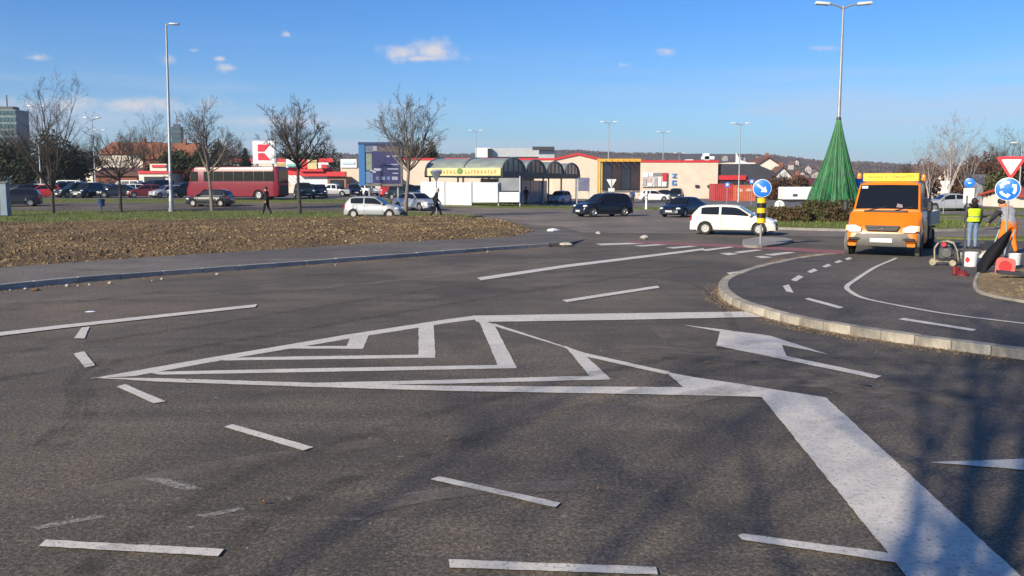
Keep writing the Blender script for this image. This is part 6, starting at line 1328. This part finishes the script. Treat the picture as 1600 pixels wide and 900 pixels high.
tr_ = empty('white_trailer', (PX(1250, 112), 112, 0)); b = MB(); w = PX(1277, 112) - PX(1226, 112); b.bbox((0, 1.2, PZ(302, 112)), (w, 2.4, PZ(292, 112) - PZ(312, 112)), .06); b.build('box', M_WHITEP, tr_); b = MB(); b.box((-.6, -.02, PZ(305, 112)), (.55, .04, .3)); b.build('print', M_DKGREY, tr_)
for xx in (-1.0, 1.0): b = MB(); b.lathe([(.1, -.1), (.36, -.1), (.38, 0), (.36, .1), (.1, .1)], (xx, .2, .38), 'y', 16); b.build('wheel', M_TYRE, tr_)
b = MB(); b.box((0, 1.2, PZ(313, 112) - .0), (w * .9, 2.0, .2)); b.build('chassis', M_UNDER, tr_); tag(tr_, 'white box trailer left of the net tree', 'trailer')
# bus shelter canopy
def canopy():
    o = empty('bus_shelter', (PX(783, 84), 84, 0)); o.rotation_euler = (0, 0, -math.atan2(.31, .95)); Lu, n, wv = 7.6, 4, 7.6; zl, zr_ = 3.25, 4.72
    M_ROOF = mat('canopy_roof', (.24, .275, .23), .4, var=.3, scale=1.2); M_RIB = mat('canopy_rib', (.26, .28, .25), .5, .3); M_FAS = mat('canopy_fascia', (.065, .068, .048), .6, var=.3, scale=2)
    # local: -x along the front, +y back
    for k in range(n):
        rings = []
        for x in (0, -Lu):
            rings.append([Vector((x, k * wv + wv / 2 - wv / 2 * math.cos(math.pi * j / 14), zl + .12 + (zr_ - zl - .12) * math.sin(math.pi * j / 14))) for j in range(15)])
        b = MB(); b.loft(rings, False, False); rr_ = [[q + Vector((0, 0, -.05)) for q in r] for r in rings]; b.loft(rr_, False, False); v = b.build('vault', M_ROOF, o, fixn=False)
        b = MB(); b.prism([(k * wv + wv / 2 - wv / 2 * math.cos(math.pi * j / 14), zl + .12 + (zr_ - zl - .14) * math.sin(math.pi * j / 14)) for j in range(15)], lambda u, z, t: Vector((-.05 + t, u, z)), 0, .03); b.build('end_pane', mat('green_pane', (.13, .16, .145), .25, var=.35, scale=.9), v)
        for x in (.02, -Lu / 2, -Lu - .02):
            b = MB(); b.tube([Vector((x, k * wv + wv / 2 - wv / 2 * math.cos(math.pi * j / 14), zl + .14 + (zr_ - zl - .12) * math.sin(math.pi * j / 14))) for j in range(15)], .09, 6); b.build('rib', M_RIB, v)
        for j in (3, 5, 7, 9, 11):
            y, z = k * wv + wv / 2 - wv / 2 * math.cos(math.pi * j / 14), zl + .12 + (zr_ - zl - .12) * math.sin(math.pi * j / 14); b = MB(); b.tube([(.02, y, zl + .1), (.02, y, z)], .035, 5); b.build('end_bar', M_RIB, v)
    b = MB(); b.box((.06, n * wv / 2, zl - .1), (.16, n * wv, .55)); b.box((-Lu - .06, n * wv / 2, zl - .1), (.16, n * wv, .55)); b.box((-Lu / 2, n * wv, zl - .1), (Lu, .16, .5)); b.build('fascia', M_FAS, o)
    b = MB(); b.box((-Lu / 2, n * wv / 2, zl - .32), (Lu - .3, n * wv - .2, .06)); b.build('ceiling', M_LGREY, o)
    b = MB(); b.box((-Lu / 2, -.08, zl + .12), (Lu, .14, .72)); fs = b.build('sign_board', mat('sign_pale_yellow', (.64, .53, .24), .5, var=.1, scale=2), o)
    M_OR = mat('orange_print', (.62, .22, .05), .5, var=.25, scale=5); r3 = random.Random(2)
    for u0, u1 in ((-Lu + .5, -Lu + 3.2), (-3.6, -.55)):
        u = u0
        while u < u1: 
            w_ = r3.uniform(.18, .34); hgt = r3.uniform(.26, .36); b = MB(); b.box((u + w_ / 2, -.165, zl + .10), (w_ * .28, .03, hgt)); b.box((u + w_ * .6, -.166, zl + .1 + r3.choice((-.1, 0, .1))), (w_ * .7, .03, hgt * .3)); b.build('sign_letter', M_OR, fs); u += w_ + .06
    b = MB(); b.lathe([(.02, -.03), (.26, -.03), (.28, 0), (.26, .03), (.02, .03)], (-4.05, -.2, zl + .2), 'y', 16); b.build('green_emblem', mat('emblem_green', (.10, .22, .04), .5), fs)
    for u in (-.3, -3.9, -Lu + .3):
        for k in range(n + 1):
            b = MB(); b.lathe([(.10, 0), (.10, zl - .3)], (u, min(max(k * wv, .3), n * wv - .3), 0), n=10); b.build('post', M_POSTD if k == 0 else M_LGREY, o)
    for k, (u, y) in enumerate(((-.4, 9), (-.4, 12.2), (-.4, 15.4))):
        b = MB(); b.box((u, y, 1.45), (.08, 3.0, 2.3)); b.build('glass_screen', mat('frosted_screen', (.20, .22, .22), .25, var=.2, scale=1), o)
    b = MB(); b.box((-3.4, 12, 1.5), (6, .1, 2.6)); b.build('rear_screen', M_LGREY, o)
    for y in (3.5, 6.5): b = MB(); b.box((-2.2, y, .46), (2.0, .42, .06)); b.box((-2.2, y, .22), (1.6, .1, .44)); b.build('bench', M_GREYP, o)
    return tag(o, 'bus station shelter with four arched vaults and yellow sign board', 'bus shelter')
canopy()
hw = empty('white_hoarding', (0, 0, 0))
for a, b_, y0, y1 in ((658, 695, 284, 325.5), (696, 737, 285, 325), (738.5, 778, 285, 316.5), (780, 812, 300, 316)):
    x0, x1 = PX(a, 82), PX(b_, 82); z0 = max(PZ(y1, 82), zt((x0 + x1) / 2, 82)); mb = MB(); mb.bbox(((x0 + x1) / 2, 82, (z0 + PZ(y0, 82)) / 2), (x1 - x0, .12, PZ(y0, 82) - z0), .015); mb.build('panel', M_WHITEP, hw)
for a in (658, 695.5, 737.5, 779, 812.5): mb = MB(); mb.lathe([(.06, zt(PX(a, 82), 82) - .1), (.06, PZ(284, 82) if a < 800 else PZ(275, 82))], (PX(a, 82), 82.1, 0), n=8); mb.build('post', M_LGREY, hw)
mb = MB(); mb.box((PX(796, 82.2), 82.3, PZ(288, 82)), (PX(812, 82) - PX(780, 82), .06, PZ(279, 82) - PZ(299, 82))); mb.build('window_panel', mat('grey_screen', (.25, .27, .28), .2, var=.3, scale=1), hw)
tag(hw, 'row of plain white panels on posts in front of the shelter', 'hoarding')
# info board right of shelter
ib = empty('notice_board', (PX(912, 88), 88, 0)); b = MB(); b.bbox((0, 0, PZ(288, 88)), (1.1, .12, PZ(279, 88) - PZ(300, 88)), .02); b.build('panel', mat('notice_mauve', (.16, .16, .24), .4, var=.3, scale=3), ib)
for xx in (-.65, .5): b = MB(); b.lathe([(.05, 0), (.05, PZ(279, 88))], (xx, .08, 0), n=8); b.build('post', M_LGREY, ib)
tag(ib, 'small mauve notice board on posts at the shelter end', 'notice board')
x = PX(1010, 78); o = empty('white_bollard', (x, 78, .06)); b = MB(); b.lathe([(.12, 0), (.10, .3), (.07, .9), (.13, .95), (.13, 1.5), (.05, 1.56)], n=12); b.build('shaft', M_WHITEP, o); b = MB(); b.lathe([(.135, 1.1), (.135, 1.25)], n=12); b.build('collar', M_GALV, o); tag(o, 'white post on the far grass right of the dark blue car', 'bollard')

# houses
def house(name, px0, px1, yeave, yridge, D, depth, wall, roof, label, ridge='x', wins=3, base=0., chimney=True, group=None, storeys=1):
    x0, x1 = PX(px0, D), PX(px1, D); w = x1 - x0; ze, zr2 = PZ(yeave, D) - base, PZ(yridge, D) - base; o = empty(name, ((x0 + x1) / 2, D, base)); b = MB()
    if ridge == 'x': b.box((0, depth / 2, ze / 2), (w, depth, ze)); b.prism([(.0, ze), (depth, ze), (depth / 2, zr2)], lambda u, z, k: Vector((k, u, z)), -w / 2, w / 2)
    else: b.prism([(-w / 2, 0), (w / 2, 0), (w / 2, ze), (0, zr2), (-w / 2, ze)], lambda u, z, k: Vector((u, k, z)), 0, depth)
    b.build('wall', wall, o); rf = MB(); e = .4
    if ridge == 'x': rings = [[Vector((x, -e, ze - .12)), Vector((x, depth / 2, zr2 + .12)), Vector((x, depth + e, ze - .12)), Vector((x, depth + e, ze + .08)), Vector((x, depth / 2, zr2 + .34)), Vector((x, -e, ze + .08))] for x in (-w / 2 - e, w / 2 + e)]
    else: rings = [[Vector((-w / 2 - e, y, ze - .15)), Vector((0, y, zr2 + .12)), Vector((w / 2 + e, y, ze - .15)), Vector((w / 2 + e, y, ze + .05)), Vector((0, y, zr2 + .34)), Vector((-w / 2 - e, y, ze + .05))] for y in (-e, depth + e)]
    rf.loft(rings); rr_ = rf.build('roof', roof, o)
    if chimney: c = MB(); c.box((w * .2, depth * .45, zr2 + .3), (.6, .6, 1.6)); c.build('chimney', M_BRICK, rr_)
    for s_ in range(storeys):
        for k in range(wins): q = MB(); q.box((-w / 2 + w * (k + .5) / wins, -.03, ze * (s_ + .55) / storeys), (min(1.1, w / wins * .5), .08, min(1.3, ze / storeys * .5))); q.build('window', M_WIN, o)
    return tag(o, label, 'house', group)
house('house', 158, 232, 240, 222, 185, 14, M_CREAM2, M_TILE, 'long house with orange tile roof behind the kiosk', wins=5); house('house', 225, 297, 248, 224, 178, 13, M_BRICK, M_TILE, 'house with orange tile roof behind the tall lamp post', wins=4)
house('house', 150, 215, 274, 264, 150, 8, M_BRICK, M_TILE2, 'low dark red roofed building behind the small bare tree', wins=4, chimney=False); house('house', 120, 160, 258, 246, 190, 10, M_CREAM2, M_TILE2, 'pale house hidden behind the dark evergreens', wins=2)
house('house', 1182, 1216, 258, 247, 175, 9, M_CREAM2, M_TILE2, 'pale gabled house behind the dark annex', 'y', 2); house('house', 1252, 1288, 288, 281, 150, 8, M_CREAM2, mat('roof_maroon', (.14, .03, .03), .8, var=.3), 'house with maroon roof behind the white trailer', wins=3, chimney=False)
house('house', 1208, 1236, 276, 262, 170, 8, M_WHITEP, M_TILE2, 'white gable house right of the dark annex', 'y', 2); house('house', 1232, 1262, 283, 275, 190, 8, M_CREAM, M_TILE, 'small orange roofed house beyond the trailer', wins=2)
house('house', 1545, 1592, 268, 258, 110, 8, M_BRICK, M_TILE, 'brick house with orange roof behind the give-way sign', wins=3); house('house', 1597, 1660, 306, 299, 85, 7, M_CREAM2, mat('roof_scarlet', (.42, .06, .03), .7, var=.2), 'low house with scarlet roof at the right edge', wins=3, chimney=False)
house('house', 1496, 1540, 280, 268, 130, 8, M_CREAM2, M_TILE, 'house with orange roof behind the birches', wins=3); house('house', 1535, 1600, 285, 277.5, 96, 4, M_LGREY, M_ROOFG, 'pale grey low pavilion behind the roundabout sign', wins=2, chimney=False)
house('house', 1360, 1410, 282, 275, 160, 8, M_BRICK, M_TILE2, 'low brown roofed house above the truck', wins=2, chimney=False)
# towers
def tower(px0, px1, ytop, D, m, rows, cols, label):
    x0, x1, z1 = PX(px0, D), PX(px1, D), PZ(ytop, D); o = empty('tower_block', ((x0 + x1) / 2, D, 0)); w = x1 - x0; b = MB(); b.box((0, w * .4, z1 / 2), (w, w * .8, z1)); b.build('core', m, o)
    for r_ in range(rows):
        for c_ in range(cols): q = MB(); q.box((-w / 2 + w * (c_ + .5) / cols, -.1, z1 * (r_ + .5) / rows), (w / cols * .86, .3, z1 / rows * .62)); q.build('window', mat('tower_glass', (.05, .10, .115), .2, var=.3, scale=.08), o)
    q = MB(); q.box((0, w * .4, z1 + .8), (w * .6, w * .4, 1.6)); q.tube([(0, w * .4, z1), (0, w * .4, z1 + 7)], .3, 5); q.build('roof_plant', M_DKGREY, o); return tag(o, label, 'building')
tower(-14, 32, 171, 420, mat('tower_teal', (.10, .16, .17), .5), 12, 8, 'teal glass tower block at the left edge'); tower(271, 286, 198, 560, mat('tower_slate', (.045, .065, .10), .5), 14, 4, 'dark slate tower block beside the tall lamp post')

# ------------------------------------------------------------------ hills
def hills():
    M_H = bpy.data.materials.new('wooded_hill'); nt, N, Lk, b = nodes(M_H); b.inputs['Roughness'].default_value = 1; b.inputs['Specular IOR Level'].default_value = .05
    tcn = N.new('ShaderNodeTexCoord'); n = N.new('ShaderNodeTexNoise'); n.inputs['Scale'].default_value = .022; n.inputs['Detail'].default_value = 8; n.inputs['Roughness'].default_value = .7; Lk.new(tcn.outputs['Object'], n.inputs['Vector'])
    cr = N.new('ShaderNodeValToRGB'); Lk.new(n.outputs[0], cr.inputs[0]); E_ = cr.color_ramp.elements; E_[0].position = .32; E_[0].color = (.065, .052, .050, 1); E_[1].position = .72; E_[1].color = (.17, .125, .085, 1); e = E_.new(.5); e.color = (.11, .083, .075, 1); e = E_.new(.6); e.color = (.10, .088, .055, 1); Lk.new(cr.outputs[0], b.inputs['Base Color'])
    ridge = [(-900, 262), (-200, 258), (0, 256), (300, 250), (420, 242), (500, 240), (560, 243), (640, 242), (740, 240), (840, 238), (905, 234.5), (960, 238), (1020, 239), (1090, 239), (1160, 239.5), (1200, 243), (1260, 250), (1300, 254), (1345, 253), (1420, 258), (1520, 262), (1700, 262), (2600, 270)]
    D0, D1 = 420, 1250; V = []; Fc = []; cols = 260; rows = 26
    def hz(px, t):
        zr2 = PZ(interp(ridge, px), D1); return zr2
    HF = lambda px, t: -2 + (hz(px, t) + 2) * (t ** 1.25)
    pts = []
    for j in range(rows + 8):
        for i in range(cols):
            px = -900 + 3500 * i / (cols - 1); t = j / rows; D = D0 + (D1 - D0) * t; x = (px - 800) / F * D
            z = HF(px, min(t, 1)) * (1 if t <= 1 else max(0, 1 - (t - 1) * 2.5)) + (mnoise.noise((x * .01, D * .01, 0)) * 5 + mnoise.noise((x * .05, D * .05, 2)) * 1.6) * min(1, t * 2) * (.35 if t > .85 else 1)
            V.append((x, D, z))
    for j in range(rows + 7):
        for i in range(cols - 1): Fc.append((j * cols + i, j * cols + i + 1, (j + 1) * cols + i + 1, (j + 1) * cols + i))
    mb = MB(); mb.add(V, Fc); h = mb.build('hills', M_H, fixn=False); tag(h, kind='structure')
    r = random.Random(31); b2 = MB()
    M_HW = [mat('far_wood_%d' % i, c, .95, spec=.05) for i, c in enumerate(((.075, .056, .052), (.11, .082, .07), (.07, .066, .045), (.14, .10, .068)))]
    for k in range(22000):
        px = r.uniform(-100, 1700); t = r.random() ** .8; D = D0 + (D1 - D0) * t; x = (px - 800) / F * D; z = HF(px, t) + mnoise.noise((x * .01, D * .01, 0)) * 5 * min(1, t * 2) * (.35 if t > .85 else 1)
        if mnoise.noise((x * .006, D * .006, 9)) < -.12: continue
        s = r.uniform(1.0, 2.2); hgt = s * r.uniform(.9, 1.5); P = [(x + s * math.cos(a) * r.uniform(.6, 1), D + s * math.sin(a) * r.uniform(.6, 1), z + hgt * r.uniform(.3, .5)) for a in (0, 1.26, 2.5, 3.77, 5.0)]
        b2.add(P + [(x + r.uniform(-.5, .5), D, z + hgt), (x, D, z - .5)], [(i, (i + 1) % 5, 5) for i in range(5)] + [((i + 1) % 5, i, 6) for i in range(5)], r.randrange(4))
    w = b2.build('hillside_woods', M_HW, smooth=0, fixn=False); tag(w, 'brown leafless woods covering the far hills', 'woods', kind='stuff')
    proto = None; r = random.Random(5); spots = []
    for k in range(44):
        px = r.choice((r.uniform(430, 740), r.uniform(860, 1300), r.uniform(1100, 1300), r.uniform(1340, 1450))); t = r.uniform(.05, .8); D = D0 + (D1 - D0) * t; spots.append((px, t, D))
    for i, (px, t, D) in enumerate(spots):
        x = (px - 800) / F * D; z = HF(px, t) + mnoise.noise((x * .01, D * .01, 0)) * 5 * min(1, t * 2)
        if proto is None:
            proto = empty('hillside_house'); b3 = MB(); b3.box((0, 0, 2.5), (9, 8, 7)); b3.prism([(-4.5, 6), (4.5, 6), (0, 9)], lambda u, zz, kk: Vector((u, kk, zz)), -4, 4); b3.build('wall', wallm('far', (.36, .32, .29), .1), proto)
            b3 = MB(); b3.loft([[Vector((-5, y, 5.7)), Vector((0, y, 9.2)), Vector((5, y, 5.7)), Vector((5, y, 6.1)), Vector((0, y, 9.7)), Vector((-5, y, 6.1))] for y in (-4.5, 4.5)]); b3.build('roof', M_TILE2, proto)
            b3 = MB(); b3.box((-2, -4.05, 3.5), (1.4, .1, 1.6)); b3.build('window', M_WIN, proto); b3 = MB(); b3.box((2, -4.05, 3.5), (1.4, .1, 1.6)); b3.build('window', M_WIN, proto); o = proto
        else: o = copy_tree(proto)
        o.location = (x, D, z + .5); o.rotation_euler = (0, 0, r.uniform(-1.2, 1.2)); o.scale = (r.uniform(.4, .75),) * 3; tag(o, 'tiny pale house among the woods on the far hills', 'house', 'houses on the far hills')
hills()
# thin air between here and the hills
if HAZE:
    Mh = bpy.data.materials.new('haze_air'); Mh.use_nodes = True; N = Mh.node_tree.nodes; N.clear(); ou = N.new('ShaderNodeOutputMaterial'); pv = N.new('ShaderNodeVolumePrincipled'); pv.inputs['Color'].default_value = (.80, .86, .96, 1); pv.inputs['Density'].default_value = HAZE; pv.inputs['Anisotropy'].default_value = .2; Mh.node_tree.links.new(pv.outputs[0], ou.inputs['Volume'])
    b = MB(); b.box((0, 650, 34), (3800, 2600, 84)); o = b.build('haze', Mh, smooth=0); tag(o, 'thin pale haze over the scene', 'haze', kind='stuff')
